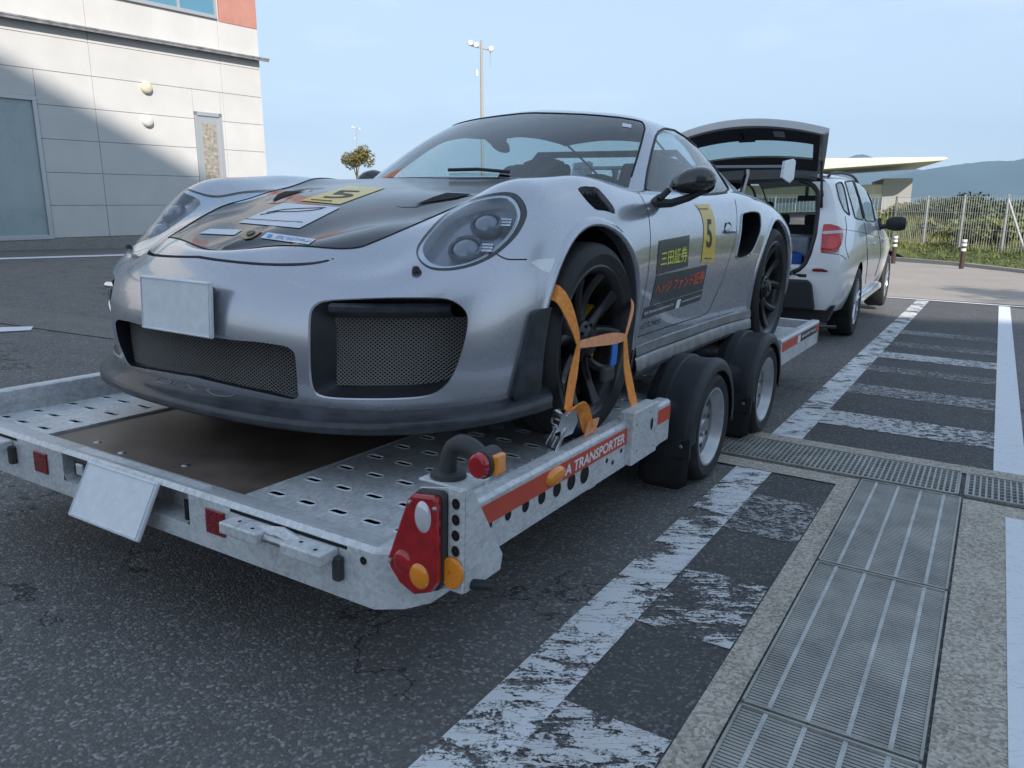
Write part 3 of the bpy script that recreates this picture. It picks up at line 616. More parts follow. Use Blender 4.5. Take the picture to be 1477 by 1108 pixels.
blade, shell, rimF = shell.cut(pxf(BLADE, lambda v: np.maximum(front(v), np.maximum(.84-v[:, 0], v[:, 1]+.1)), 0))
DOOR = catmull([(919.4,277),(925,284),(929,292),(935,308.7),(937.5,328.7),(938,352),(934,400),(924,452),(917,478),(917,486.5),(922,485.2),(958.7,472.7),(1000,459.5),(1012.6,455.5),(1022,448),(1029,432.8),(1041,407),(1048.5,384),(1056,361.5),(1060.7,345),(1063,320),(1062,300),(1060,288)], 5, False)
doorc = lambda v: np.maximum(np.maximum(.3-v[:, 1], v[:, 1]-2.1), .7-v[:, 0])
SEAM = np.array([(716.8,367),(726,372),(735,374.3),(760,374.4)])
doorp, shell, _ = shell.cut(pxf(list(DOOR)+[(1055,270),(925,265)], doorc, 0))
def half_pair(s, name, m, smooth=True):
    a = s.mb().obj(name, m, car, smooth=smooth, recalc=False); b = s.mb(True).obj(name, m, car, smooth=smooth, recalc=False); return a, b
for sf in (shell,): sf.both().obj('body', M_paint, car, smooth=True)
half_pair(doorp, 'door', M_paint)
hood.both().obj('bonnet', M_hood, car, smooth=True)
from mathutils.bvhtree import BVHTree
CO = TR.T @ (np.array([0, 0, CAMH]) - TT)
BV = BVHTree.FromPolygons([tuple(p) for p in body.v]+[(-p[0], p[1], p[2]) for p in body.v], [tuple(f) for f in body.f]+[tuple(i+len(body.v) for i in f[::-1]) for f in body.f])
def hit(px_, py_, off=.0, tree=None):
    d = TR.T @ ray(px_, py_); d = d/np.linalg.norm(d)
    h = (tree or BV).ray_cast(Vector(CO), Vector(d))
    if h[0] is None: return None
    n = np.array(h[1]); n = n if n @ d < 0 else -n
    return np.array(h[0]) + n*off, n
def gap_line(pts, wd=.004, name='panel_gap', parent=None, both=True, off=.0008, m=None):
    H_ = [hit(*p, off) for p in pts]; H_ = [h for h in H_ if h]
    path = [h[0] for h in H_]; sd = []
    for i in range(len(path)):
        t = path[min(i+1, len(path)-1)]-path[max(i-1, 0)]; q = np.cross(H_[i][1], t); sd.append(q/max(np.linalg.norm(q), 1e-9))
    g = MB(); vs = []
    for p, q in zip(path, sd): vs += [p-q*wd/2, p+q*wd/2]
    g.add(vs, [(2*i, 2*i+1, 2*i+3, 2*i+2) for i in range(len(path)-1)])
    g.obj(name, m or M_gap, parent or car, recalc=False)
    if both: MB().add(g.v, g.f).flip_x().obj(name, m or M_gap, parent or car, recalc=False)
gap_line(DOOR[1:]); gap_line(catmull(SEAM, 5, False)); 
HP = []
for x_, y_ in catmull(HE, 6, False):
    q_ = BV.ray_cast(Vector((x_, y_, 2.)), Vector((0, 0, -1))); HP.append(np.array(q_[0])+np.array([0, 0, .001]))
for sx in (1, -1):
    g_ = MB()
    for a_, b_ in zip(HP[:-1], HP[1:]): g_.tube([a_*np.array([sx, 1, 1]), b_*np.array([sx, 1, 1])], .0022, 4, cap=False)
    g_.obj('panel_gap', M_gap, car, recalc=False)
# dark boxes added inside the shell so that openings read dark
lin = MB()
lin.box(-.5, .5, -.72, .4, .2, .55); lin.obj('front_dark_box', M_dark, car); MB().box(-.5, .5, 2.0, 3.2, .2, .82).obj('rear_dark_box', M_dark, car)
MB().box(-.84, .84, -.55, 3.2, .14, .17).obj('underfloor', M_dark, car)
for y0, z0, r, xo in ((0., .358, .40, .90), (2.453, .368, .413, .905)):
    for sx in (1, -1):
        m_ = MB(); n = 40; vs = []
        for k in range(n+1):
            a = math.pi*(-.12+1.24*k/n); vs += [(sx*.48, y0+r*math.cos(a), z0+r*math.sin(a)), (sx*xo, y0+r*math.cos(a), z0+r*math.sin(a))]
        m_.add(vs, [(2*k, 2*k+1, 2*k+3, 2*k+2) for k in range(n)])
        m_.add([(sx*.48, y0+r*math.cos(math.pi*2*k/24), z0+r*math.sin(math.pi*2*k/24)) for k in range(24)], [tuple(range(24))]); m_.obj('wheel_arch_liner', M_dark, car, recalc=False)
for rm in (rimA, rimB):                                             # rolled arch edge
    for sx in (1, -1):
        m_ = rim_wall(rm, (-.05, 0, 0))
        if sx < 0: m_.flip_x()
        m_.obj('arch_edge', M_paint, car)
# raised lip around each arch
for y0, z0, r in ((0., .358, .392), (2.453, .368, .405)):
    bvh_pts = body.v[(body.v[:, 0] > .7)]
    for sx in (1, -1):
        P0 = []
        for k in range(49):
            a = math.pi*(-.10+1.20*k/48)
            if k == 0: continue
            row = []
            for dr, ox in ((-.002, -.01), (.0, .006), (.009, .009), (.022, .006), (.034, -.003)):
                yy, zz = y0+(r+dr)*math.cos(a), z0+(r+dr)*math.sin(a)
                q = np.hypot(bvh_pts[:, 1]-yy, bvh_pts[:, 2]-zz); i = np.argsort(q)[:6]; wt = 1/(q[i]+1e-4); xx = (bvh_pts[i, 0]*wt).sum()/wt.sum()
                row.append((sx*(xx+ox), yy, max(zz, .18)))
            P0.append(row)
        MB().grid(P0).obj('arch_lip', M_paint, car, smooth=True)

# ---------------------------------------------------------------- front openings, grilles, lamps, plate
def grille_wire(pt, nu, nv, r=.0016, m=None, name='mesh_grille'):
    """diagonal wire mesh; pt(u,v) maps the unit square"""
    g = MB()
    def wire(a, b): g.tube([pt(*(np.array(a)+(np.array(b)-np.array(a))*t)) for t in (0, .5, 1)], r, 4, cap=False)
    asp = nu/nv
    for k in range(-nv, nu+1):
        for s_ in (1, -1):
            u0 = k/nu; a = [u0, 0. if s_ > 0 else 1.]; b = [u0+nv/nu, 1. if s_ > 0 else 0.]
            if a[0] < 0: t = -a[0]/(b[0]-a[0]); a = [0, a[1]+(b[1]-a[1])*t]
            if b[0] > 1: t = (b[0]-1)/(b[0]-a[0]); b = [1, b[1]-(b[1]-a[1])*t]
            if b[0]-a[0] > .01: wire(a, b)
    o = g.obj(name, m, car, recalc=False); o['kind'] = 'stuff'; return o
M_wire = mat('grille_wire', (.20, .19, .18), .5, .3)
M_flange = mat('paint_flange', (.50, .51, .53), .3, .7, .6)
for sx in (1, -1):
    # side intake: painted flange, plastic funnel, slot vane and mesh
    fl = rim_wall(rimI, (-.002, .014, 0)); f2 = MB(); fl2 = MB()
    ctr = np.array([p for p, q in rimI]).mean(0)
    def shrink(p, k, dy): p = np.array(p); return np.array([ctr[0]+(p[0]-ctr[0])*k, p[1]+dy+(1-k)*.0, ctr[2]+(p[2]-ctr[2])*k])
    for p, q in rimI:
        f2.add([shrink(p, .985, .004), shrink(q, .985, .004), shrink(q, .80, .075), shrink(p, .80, .075)], [(0, 1, 2, 3)])
        fl2.add([np.array(p), np.array(q), shrink(q, .975, .004), shrink(p, .975, .004)], [(0, 1, 2, 3)])
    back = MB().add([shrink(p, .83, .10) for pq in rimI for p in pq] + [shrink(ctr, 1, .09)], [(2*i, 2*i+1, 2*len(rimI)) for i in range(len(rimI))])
    van = MB()
    for z0, y_, h in ((.502, -.006, .010), (.517, .012, .006)):
        P0 = [in_frame(px_, 0, 0, .1) for px_ in ()]
    vp = [in_frame(x_, 448.5+(x_-480)*.004, 0, .46+(x_-475)*.00165) for x_ in range(482, 632, 10)]
    van.tube([p+np.array([0, .004, -.002]) for p in vp], [.005]+[.0125]*(len(vp)-2)+[.005], 10); van.v = [(a, b, c-.35*(b+.9)*0) for a, b, c in van.v]
    items = [(fl, 'intake_edge', M_paint), (fl2, 'intake_flange', M_flange), (f2, 'intake_duct', M_black), (back, 'intake_back', M_dark), (van, 'intake_vane', M_lip)]
    for mb_, nm, mm in items:
        if sx < 0: mb_.flip_x()
        mb_.obj(nm, mm, car, smooth=40 if nm != 'intake_back' else None)
    lo = np.array([shrink(p, .80, .075) for pq in rimI for p in pq]); x0, x1, z0, z1 = lo[:, 0].min()+.0, lo[:, 0].max()-.0, lo[:, 2].min(), lo[:, 2].max()-.036
    A = np.polyfit(lo[:, 0], lo[:, 1], 2); zt_ = lo[:, 2].max()
    shf = MB().grid([[(x_, np.polyval(A, x_)+dy_, zt_+dz_) for dy_, dz_ in ((-.004, .006), (-.040, .008), (-.052, -.002), (-.050, -.016), (-.030, -.030), (.012, -.040))] for x_ in np.linspace(x0+.012, x1-.02, 18)])
    (shf if sx > 0 else shf.flip_x()).obj('intake_shelf', M_lip, car, smooth=30)
    grille_wire(lambda u, v: (sx*(x0+(x1-x0)*u), np.polyval(A, x0+(x1-x0)*u)-.004, z0+(z1-z0)*v), 28, 18, .0019, M_wire)
    # lamp: lens, bezel and bucket
    lens = lamp.offset(.001); bk = lamp.cut(pxf(HL_in, front))
    bez, hole = bk[1], bk[0]; edge_, bez, _ = bez.cut(lambda v: -pxf([(np.array(p)-np.array([684,332]))*.945+np.array([680.5,330.5]) for p in HL], front)(v)); bez = bez.offset(-.006); edge_ = edge_.offset(-.002)
    if sx > 0: nrm = hole.normals().mean(0); nrm = nrm/np.linalg.norm(nrm)
    hole2 = hole.shift(-nrm*.045)
    rw = MB()
    for p, q in bk[2]: rw.add([np.array(p)-nrm*.004, np.array(q)-nrm*.004, np.array(q)-nrm*.045, np.array(p)-nrm*.045], [(0, 1, 2, 3)])
    ln = lens.mb(sx < 0).obj('headlight', M_lens, car, smooth=True, recalc=False)
    bez.mb(sx < 0).obj('light_ring', M_lampin, ln, smooth=True, recalc=False); edge_.mb(sx < 0).obj('bezel', M_black, ln, smooth=True, recalc=False)
    (rw if sx > 0 else rw.flip_x()).obj('lamp_wall', M_lampin, ln, smooth=True); hole2.mb(sx < 0).obj('lamp_bucket', M_lampdark, ln, smooth=True, recalc=False)
    gp = rim_wall(rimH, (0, .01, -.008)); (gp if sx > 0 else gp.flip_x()).obj('lamp_seal', M_dark, ln)
    for (px_, py_), rr in (((703, 311), .040), ((672, 350), .043)):
        h = hole.v[np.argmin(((to_px(hole.v)-np.array([px_, py_]))**2).sum(1))]
        c0 = h-nrm*.045; ax = nrm; q = Vector(ax).to_track_quat('Z', 'Y').to_matrix(); Rm = np.array(q)
        pr = MB().lathe([(rr*1.22, 0.), (rr*1.25, .018), (rr*1.12, .028), (rr*1.02, .02)], 28, axis='z')
        pl = MB().lathe([(.0005, .036), (rr*.4, .034), (rr*.75, .027), (rr, .014), (rr*1.02, .0)], 28, axis='z')
        fn = MB()
        for kk in range(3): fn.box(rr*1.0, rr*1.9, -.012+kk*.013, -.004+kk*.013, .0, .022)
        for mb_, nm, mm in ((pr, 'projector_ring', M_lampdark), (pl, 'projector_lens', M_proj), (fn, 'reflector_fin', M_lampin)):
            mb_.v = [tuple(c0 + Rm @ np.array(v)) for v in mb_.v]
            if sx < 0: mb_.flip_x()
            mb_.obj(nm, mm, ln, smooth=40)
    # side marker
    mk = marker.mb(sx < 0).obj('side_marker', M_ind, car, smooth=True, recalc=False)
    g_ = rim_wall(rimM, (-.008, .004, 0)); (g_ if sx > 0 else g_.flip_x()).obj('marker_gap', M_gap, car)
    # louvre over the wheel
    lo_ = louv.shift((-.012, 0, -.014)); lo_.mb(sx < 0).obj('louvre_panel', M_black, car, recalc=False)
    g_ = rim_wall(rimL, (-.012, 0, -.014)); (g_ if sx > 0 else g_.flip_x()).obj('louvre_edge', M_paint, car)
    L0 = [louv.v[np.argmin(((to_px(louv.v)-np.array(a))**2).sum(1))] for a in ((838, 276), (866, 277), (884, 300), (862, 301))]
    for k in range(5):
        t0, t1 = .06+k*.19, .06+k*.19+.11
        a, b, c, d = [np.array(L0[i])+(np.array(L0[j])-np.array(L0[i]))*t for (i, j, t) in ((0, 1, t0), (3, 2, t0), (3, 2, t1), (0, 1, t1))]
        sl_ = MB().add([a+[-.004, 0, -.005], b+[-.004, 0, -.005], c+[-.012, 0, -.012], d+[-.012, 0, -.012], a+[-.014, 0, -.02], b+[-.014, 0, -.02]], [(0, 1, 2, 3), (0, 4, 5, 1)])
        (sl_ if sx > 0 else sl_.flip_x()).obj('slat', M_carbon, car, recalc=False)
    # side intake behind the door
    wl = MB(); cE = np.array([p for pq in rimE for p in pq]).mean(0)
    for p, q in rimE: p, q = np.array(p), np.array(q); wl.add([p, q, cE+(q-cE)*.86+np.array([-.13, .10, 0]), cE+(p-cE)*.86+np.array([-.13, .10, 0])], [(0, 1, 2, 3)])
    (wl if sx > 0 else wl.flip_x()).obj('air_scoop', M_black, car, smooth=40)
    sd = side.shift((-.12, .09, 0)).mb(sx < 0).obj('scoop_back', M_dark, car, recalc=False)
    ed = MB()
    for p, q in rimE: ed.tube([np.array(p)+[.002, 0, 0], np.array(q)+[.002, 0, 0]], .0045, 5, cap=False)
    (ed if sx > 0 else ed.flip_x()).obj('scoop_edge', M_paint, car, recalc=False)
    # black deflector blade in front of the wheel
    bl = blade.offset(.018); bm = bl.mb(); 
    for p, q in rimF: p, q = np.array(p), np.array(q); d = np.array([.018, -.004, 0]); bm.add([p, q, q+d, p+d], [(0, 1, 2, 3)])
    (bm if sx > 0 else bm.flip_x()).obj('wheel_deflector', M_lip, car, smooth=35)
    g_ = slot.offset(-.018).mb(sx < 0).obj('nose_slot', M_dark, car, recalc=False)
    g_ = rim_wall(rimS, (0, .012, -.018)); (g_ if sx > 0 else g_.flip_x()).obj('slot_edge', M_paint, car)
# centre opening
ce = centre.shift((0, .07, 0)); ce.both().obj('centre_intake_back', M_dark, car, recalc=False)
w_ = rim_wall(rimC, (0, .07, .0)); w_.mirror().obj('centre_intake_wall', M_black, car)
cv = centre.v; xc, zc0, zc1 = cv[:, 0].max(), cv[:, 2].min(), cv[:, 2].max()
Ac = np.polyfit(cv[:, 0], cv[:, 1], 2)
grille_wire(lambda u, v: (xc*(2*u-1), np.polyval(Ac, abs(xc*(2*u-1)))+.045, zc0+.01+(zc1-zc0-.02)*v), 54, 14, .0016, M_wire)
# splitter
OUT = [(0,-1.0),(.25,-.988),(.45,-.957),(.62,-.893),(.76,-.79),(.865,-.64),(.93,-.47),(.955,-.37)]
oc = catmull([(-.25,-.988)]+OUT, 8, False)[8:]
inn = body.v.reshape(GB.shape)[:, 0]; rows = []
for k, (x, y) in enumerate(oc):
    t = k/(len(oc)-1); dz = .035*t**2
    i = np.argmin(np.hypot(inn[:, 0]-x*.955, inn[:, 1]-(y+.05))); bx, by = inn[i, 0], inn[i, 1]
    rows.append([(x*.75, y+.25, .16+dz), (x, y+.006, .158+dz), (x, y, .164+dz), (x, y, .186+dz), (x-.004*t, y+.008, .193+dz), (x*.985-.01*t, y+.03, .20+dz), ((bx+x*.96)/2, (by+y+.04)/2, .214+dz*.8), (bx*.985, by+.02, .250+dz*.3)])
sp = MB().grid(rows); sp.mirror().obj('front_splitter', M_lip, car, smooth=50)
# number plate
def px_plate(px_poly, yv): return [in_frame(a, b, 1, yv) for a, b in px_poly]
pl = MB(); c0 = [np.array(p) for p in ((-.165, -1.010, .405), (.165, -1.010, .405), (.165, -1.004, .570), (-.165, -1.004, .570))]
pl.add([*c0, *[p+np.array([0, .012, 0]) for p in c0]], [(0, 1, 2, 3), (7, 6, 5, 4), (0, 4, 5, 1), (1, 5, 6, 2), (2, 6, 7, 3), (3, 7, 4, 0)])
npl = pl.obj('number_plate', M_plate, car, bev=.003)
e_ = MB(); cc_ = [(-.16, .41), (.16, .41), (.16, .565), (-.16, .565)]
e_.tube([(x, -1.0115+.006*(z-.405)/.165, z) for x, z in cc_], .0028, 6, closed=True); e_.obj('plate_rim', M_plate, npl)
MB().box(-.12, .12, -1.0, -.95, .43, .55).obj('plate_bracket', M_black, car)
M_skirt = mat('dark_silver_sill', (.22, .225, .245), .4, .55, .3, noise=(11, .35, 5))  # darker, mottled silver for the sills
# ---------------------------------------------------------------- cabin: glass, roof, interior
SIDEW = [(930,274.5),(934,247),(940.6,217),(946,197),(950,190),(958,185.5),(972,188),(988,198),(1005.6,213),(1022,229),(1035,248),(1046,265),(1051,273),(1046,277.5),(1022,280.5),(990,281.5),(954,281)]
WS_R = [(905,300),(906,273),(912,250),(919,228),(925.5,205),(930,186),(929,180),(925,175.5),(915,173),(892,169.5),(860,166.5),(838,165),(800,163.6),(770,163),(700,166),(560,166),(450,200),(450,300)]
cabf = lambda v: v[:, 1]*0-1
wind, roof, rimW = cabin.cut(pxf(WS_R, lambda v: np.maximum(v[:, 1]-1.35, .45*0+v[:, 0]-.8), 0))
sidew, roof, rimSW = roof.cut(pxf(SIDEW, lambda v: np.maximum(.62-v[:, 1], .3-v[:, 0]), 0))
rearw, roof, rimRW = roof.cut(lambda v: np.maximum(poly_sd(v[:, :2], [(-1, 1.98), (.38, 1.99), (.46, 2.06), (.50, 2.5), (.44, 2.58), (-1, 2.62)]), .7-v[:, 2]))
wind.both().obj('windscreen', M_glass, car, smooth=True); rearw.both().obj('rear_window', M_glass, car, smooth=True)
half_pair(sidew, 'side_window', M_side); roof.both().obj('roof', M_paint, car, smooth=True)
roof.cut(lambda v: .93-v[:, 2])[0].cut(lambda v: v[:, 1]-2.7)[0].offset(-.022).both().obj('headlining', M_cabin, car, recalc=False)
def rim_strip(rim, wd, off, name, mirror=True):
    m_ = MB()
    for p, q in rim: m_.tube([np.array(p), np.array(q)], wd, 5, cap=False)
    if mirror: m_.mirror()
    return m_.obj(name, M_gap, car, recalc=False)
rim_strip([r for r in rimW if r[0][2] > .94], .0045, 0, 'windscreen_seal'); rim_strip([r for r in rimRW if min(r[0][0], r[1][0]) > .002], .005, 0, 'window_seal')
for sx in (1, -1):
    m_ = MB()
    for p, q in rimSW: m_.tube([np.array(p), np.array(q)], .0065, 6, cap=False)
    if sx < 0: m_.flip_x()
    m_.obj('window_frame', M_black, car, recalc=False)
# black border band inside the windscreen's edge
CV = BVHTree.FromPolygons([tuple(p) for p in cabin.v], [tuple(f) for f in cabin.f])
bd = wind.cut(lambda v: -(.035-line_d(v[:, [0, 2]]*1., np.array([r[0] for r in rimW if r[0][2] > .93])[:, [0, 2]][np.argsort([r[0][2]*3-r[0][0] for r in rimW if r[0][2] > .93])])))
# interior
it = MB(); it.box(-.70, .70, .62, .98, .60, .86); it.obj('dashboard', M_cabin, car, bev=.05, seg=3)
it = MB().box(-.16, .16, .9, 2.0, .3, .55); it.obj('centre_console', M_cabin, car, bev=.03)
MB().box(-.72, .72, 1.9, 2.3, .3, .88).obj('rear_shelf', M_cabin, car, bev=.05)
MB().box(-.80, .80, .6, 2.2, .18, .22).obj('cabin_floor', M_cabin, car)
for sx in (1, -1):
    seat = MB()
    prof = [(1.22, .50), (1.62, .47), (1.72, .55), (1.80, .80), (1.85, .96), (1.86, 1.05), (1.82, 1.08), (1.78, 1.03), (1.71, .90), (1.64, .70), (1.58, .60), (1.24, .62)]
    seat.prism(prof, sx*.37-.20, sx*.37+.20, 'x'); seat.obj('seat', M_cabin, car, bev=.05, seg=3)
    hr = MB(); hr.tube([(sx*.37-.11, 1.84, .96), (sx*.37-.10, 1.86, 1.05), (sx*.37, 1.865, 1.08), (sx*.37+.10, 1.86, 1.05), (sx*.37+.11, 1.84, .96)], .05, 8); hr.obj('headrest', M_cabin, car, smooth=True)
sw = MB().lathe([(.175+.014*math.cos(a), .014*math.sin(a)) for a in np.linspace(0, 2*math.pi, 9)], 32, axis='y'); sw.box(-.17, .17, -.01, .01, -.02, .02)
sw.v = [(-.0+x+.37, 1.02+y*.9+z*.35, .80+z*.93-y*.35) for x, y, z in sw.v]; sw.obj('steering_wheel', M_cabin, car, smooth=40)
MB().tube([(-.62, 1.95, .55), (-.58, 1.95, 1.0), (-.45, 1.93, 1.13), (.45, 1.93, 1.13), (.58, 1.95, 1.0), (.62, 1.95, .55)], .02, 10).obj('roll_bar', M_cabin, car, smooth=True)
MB().tube([(-.58, 1.95, .62), (.5, 1.94, 1.08)], .018, 8).obj('roll_bar_brace', M_cabin, car, smooth=True)
MB().box(-.12, .12, .93, .95, 1.17, 1.225).obj('interior_mirror', M_cabin, car, bev=.015)
# windscreen sticker and wiper
def cab_hit(px_, py_, off): return hit(px_, py_, off, CV)
def patch(poly, name, m, parent, off=.002, tree=None, n=6):
    a, b, c, d = [np.array(p, float) for p in poly]; P0 = []
    for i in range(n+1):
        row = []
        for j in range(n+1):
            u, v = i/n, j/n; p = a*(1-u)*(1-v)+b*u*(1-v)+c*u*v+d*(1-u)*v; h = hit(p[0], p[1], off, tree)
            row.append(h[0])
        P0.append(row)
    return MB().grid(P0).obj(name, m, parent, smooth=True, recalc=False)
patch([(898, 178), (911, 180.5), (910, 185), (897, 183)], 'inspection_sticker', M_white, car, .002, CV, 2)
wp = [h[0] for h in (cab_hit(x, y, .012) for x, y in ((648, 249), (690, 248), (735, 252), (775, 258))) if h]
MB().tube(wp, .008, 6).obj('wiper', M_black, car)
wp = [h[0] for h in (hit(x, y, .012) for x, y in ((700, 252.5), (732, 255))) if h]
# ---------------------------------------------------------------- mirrors, handles, wing, small fittings
for sx in (1, -1):
    # mirror shell: lofted pod
    secs = []
    c_in, c_out = np.array([.885, .735, .905]), np.array([1.055, .775, .925])
    for k in range(11):
        t = k/10; c = c_in+(c_out-c_in)*t; e = math.sin(math.pi*min(1, .12+.88*t)**.8) if k < 10 else .12
        e = [.35, .62, .80, .92, .98, 1., .99, .95, .86, .68, .32][k]
        ring = []
        for j in range(16):
            a = 2*math.pi*j/16; cy_, cz_ = math.cos(a), math.sin(a)
            zz = cz_*.066*e*(1.0 if cz_ > 0 else .62)+.008*t; yy = cy_*.062*e*(1.15 if cy_ < 0 else .7)
            ring.append((c[0], c[1]+yy, c[2]+zz))
        secs.append(ring)
    mm = MB(); vs = [p for r in secs for p in r]
    mm.add(vs, [(i*16+j, i*16+(j+1) % 16, (i+1)*16+(j+1) % 16, (i+1)*16+j) for i in range(10) for j in range(16)]+[tuple(range(16)), tuple(range(160, 176))[::-1]])
    if sx < 0: mm.flip_x()
    mo = mm.obj('door_mirror', M_carbon, car, smooth=60)
    fold = Matrix.Translation((-.86, .74, 0)) @ Matrix.Rotation(rad(-78), 4, 'Z') @ Matrix.Translation((.86, -.74, 0))
    if sx < 0: mo.matrix_local = fold
    am = MB(); am.tube([(.845, .66, .835), (.90, .70, .838), (.96, .74, .862), (1.02, .765, .892)], [.020, .017, .015, .010], 8); am.tube([(.86, .66, .85), (.885, .70, .89)], .014, 8)
    am.tube([(.84, .63, .825), (.852, .70, .855)], .022, 8)
    if sx < 0: am.flip_x()
    am.obj('mirror_arm', M_black, mo, smooth=40)
    gl_ = MB().lathe([(.001, 0), (.052, 0)], 20, c=(0, 0, 0), axis='y'); gl_.v = [(x*1.25+.975, .825, z*.75+.915) for x, y, z in gl_.v]
    if sx < 0: gl_.flip_x()
    gl_.obj('mirror_glass', M_chrome, mo)
    # handle: recess dish and bar
    hp, hn = hit(1050.5, 334, -.004)
    dish = MB().lathe([(.001, -.016), (.030, -.012), (.044, .0), (.050, .004)], 24, axis='x'); dish.v = [(hp[0]+x, hp[1]+y*1.15, hp[2]+z*.95) for x, y, z in dish.v]
    bar = MB().tube([(hp[0]+.006, hp[1]-.05, hp[2]+.002), (hp[0]+.024, hp[1]-.01, hp[2]+.003), (hp[0]+.024, hp[1]+.05, hp[2]+.002), (hp[0]+.006, hp[1]+.085, hp[2])], [.007, .012, .012, .006], 8)
    for mb_, nm, m_ in ((dish, 'handle_recess', M_gap), (bar, 'door_handle', M_paint)):
        if sx < 0: mb_.flip_x()
        mb_.obj(nm, m_, car, smooth=True)
    # headlamp washer nub
    wp, wn = hit(601, 393, .004); nb = MB().lathe([(.001, .016), (.008, .014), (.012, .006), (.015, 0)], 14, axis='z'); nb.v = [(wp[0]+x, wp[1]+y-.2*z, wp[2]+z) for x, y, z in nb.v]
    if sx < 0: nb.flip_x()
    nb.obj('washer_cover', M_black, car, smooth=40)
    # sill skirt
    sk = MB(); rows = []
    for k in range(25):
        y = .43+k*(1.62/24); xb = float(np.interp(y, [.4, .66, 1.4, 1.76, 2.06], [.893, .882, .88, .886, .902])); fl_ = .012*smooth(1.6, 2.05, y)
        rows.append([(xb-.025, y, .300), (xb+.002+fl_, y, .268), (xb+.006+fl_, y, .232), (xb+.001+fl_, y, .222), (xb+.007+fl_, y, .210), (xb+.012+fl_, y, .168), (xb+.004, y, .150), (xb-.08, y, .152)])
    sk.grid(rows)
    if sx < 0: sk.flip_x()
    sk.obj('side_skirt', M_skirt, car, smooth=30)
# rear wing
wg = MB(); prof = [(3.06, 1.112), (3.12, 1.128), (3.22, 1.140), (3.32, 1.146), (3.345, 1.142), (3.30, 1.130), (3.20, 1.116), (3.10, 1.104)]
wg.prism(prof, -.775, .775, 'x'); wing = wg.obj('rear_wing', M_black, car, bev=.004, smooth=30)
for sx in (1, -1):
    ep = MB().prism([(3.02, 1.045), (3.05, 1.155), (3.30, 1.185), (3.37, 1.175), (3.36, 1.05), (3.25, 1.02)], sx*.775, sx*.79, 'x'); ep.obj('end_plate', M_paint, wing, bev=.003)
    st = MB(); st.prism([(3.02, .84), (3.10, .86), (3.24, 1.08), (3.235, 1.125), (3.14, 1.12), (3.17, 1.07)], sx*.50-.011, sx*.50+.011, 'x'); st.obj('wing_strut', M_carbon, wing, bev=.003)
# bonnet ducts (both sides)
for sx in (1, -1):
    P = [(571,296.5),(600,289),(640,278.5),(648,277.5),(668,279),(684,281.2),(660,287.5),(600,299),(580,299)]
    HH = [hit(*p, .0015)[0] for p in P]
    if sx < 0: HH = [h*np.array([-1, 1, 1]) for h in HH]
    cH = np.mean(HH, 0); n_ = len(HH)
    fr_ = MB().add(HH+[cH+(h-cH)*.86+np.array([0, 0, -.003]) for h in HH], [(i, (i+1) % n_, n_+(i+1) % n_, n_+i) for i in range(n_)]); fr_.obj('duct_frame', M_paint, car, smooth=30)
    P2 = [(598,296.8),(625,285.5),(645,279.2),(662,279.9),(683,281.4),(660,286.2),(630,291)]
    H2 = [hit(*p, .0035)[0] for p in P2]
    if sx < 0: H2 = [h*np.array([-1, 1, 1]) for h in H2]
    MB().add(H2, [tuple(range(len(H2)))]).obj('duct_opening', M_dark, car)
# tow shackle on the far corner of the nose
sh = MB(); ta = in_frame(180, 402, 0, -.66); tb = in_frame(165, 412, 0, -.70); sh.tube([ta, tb], .012, 10); sh.obj('tow_stud', M_chrome, car, smooth=40)
sh = MB(); sh.tube([tb+np.array([.03*math.cos(a)*.9, -.006, -.052+.055*math.sin(a)]) for a in np.linspace(0, 2*math.pi, 25)[:-1]], .0095, 10, closed=True); sh.obj('tow_shackle', M_chrome, car, smooth=True)
sh = MB().cyl(tb+np.array([-.034, -.006, .0]), tb+np.array([.034, -.006, .0]), .013, 12); sh.obj('shackle_pin', M_chrome, car, smooth=40)

# ---------------------------------------------------------------- decals
def text_on(quad, body_, name, m, parent, off=.0035, bold=.0, tree=None, spacing=1., shear=0.):
    a, b, c, d = [np.array(p, float) for p in quad]                 # lower-left, lower-right, upper-right, upper-left
    def place(u, v):
        p = a*(1-u)*(1-v)+b*u*(1-v)+c*u*v+d*(1-u)*v; h = hit(p[0], p[1], off, tree); return h[0] if h else (0, 0, 0)
    return lettering(body_, name, place, m, parent, bold, None, spacing, shear)
d1 = patch([(946.3,396.7),(991.5,384.4),(994.4,339.2),(950.4,347.4)], 'door_decal', M_panel, car, .0018, n=8)
text_on([(951.5,384.5),(990.5,377),(991,354.5),(953.5,363)], '三田証券', 'decal_lettering', M_ylw_txt, d1, bold=.012)
d2 = patch([(937.5,441),(1013,417.5),(1020,382.3),(946.5,398.2)], 'door_decal', M_panel, car, .0018, n=8)
text_on([(943,425),(1013.5,407),(1017,388.5),(946.5,409.5)], 'ヘッジ ファンド証券', 'decal_lettering', M_org_txt, d2, bold=.014)
d3 = patch([(925.5,461),(1010,433),(1013,419),(928.5,445)], 'door_decal', M_panel, car, .0018, n=8)
text_on([(928,455.5),(970,441.5),(970.8,436.5),(929,450)], 'Epic Partners Investments Co', 'decal_lettering', M_wht_txt, d3, bold=.01)
text_on([(982,437.5),(1008.5,428.5),(1009.5,424.5),(983,433.5)], 'www.epic-partners.jp', 'decal_lettering', M_wht_txt, d3, bold=.01)
patch([(972.5,445.5),(978,443.8),(981.5,431),(976,432.5)], 'decal_emblem', M_wht_txt, d3, .0035, n=2)
def strip(left, right, name, m, n=3):
    P0 = [[hit(*(np.array(l)+(np.array(r)-np.array(l))*k/n), .002)[0] for k in range(n+1)] for l, r in zip(left, right)]
    return MB().grid(P0).obj(name, m, car, smooth=True, recalc=False)
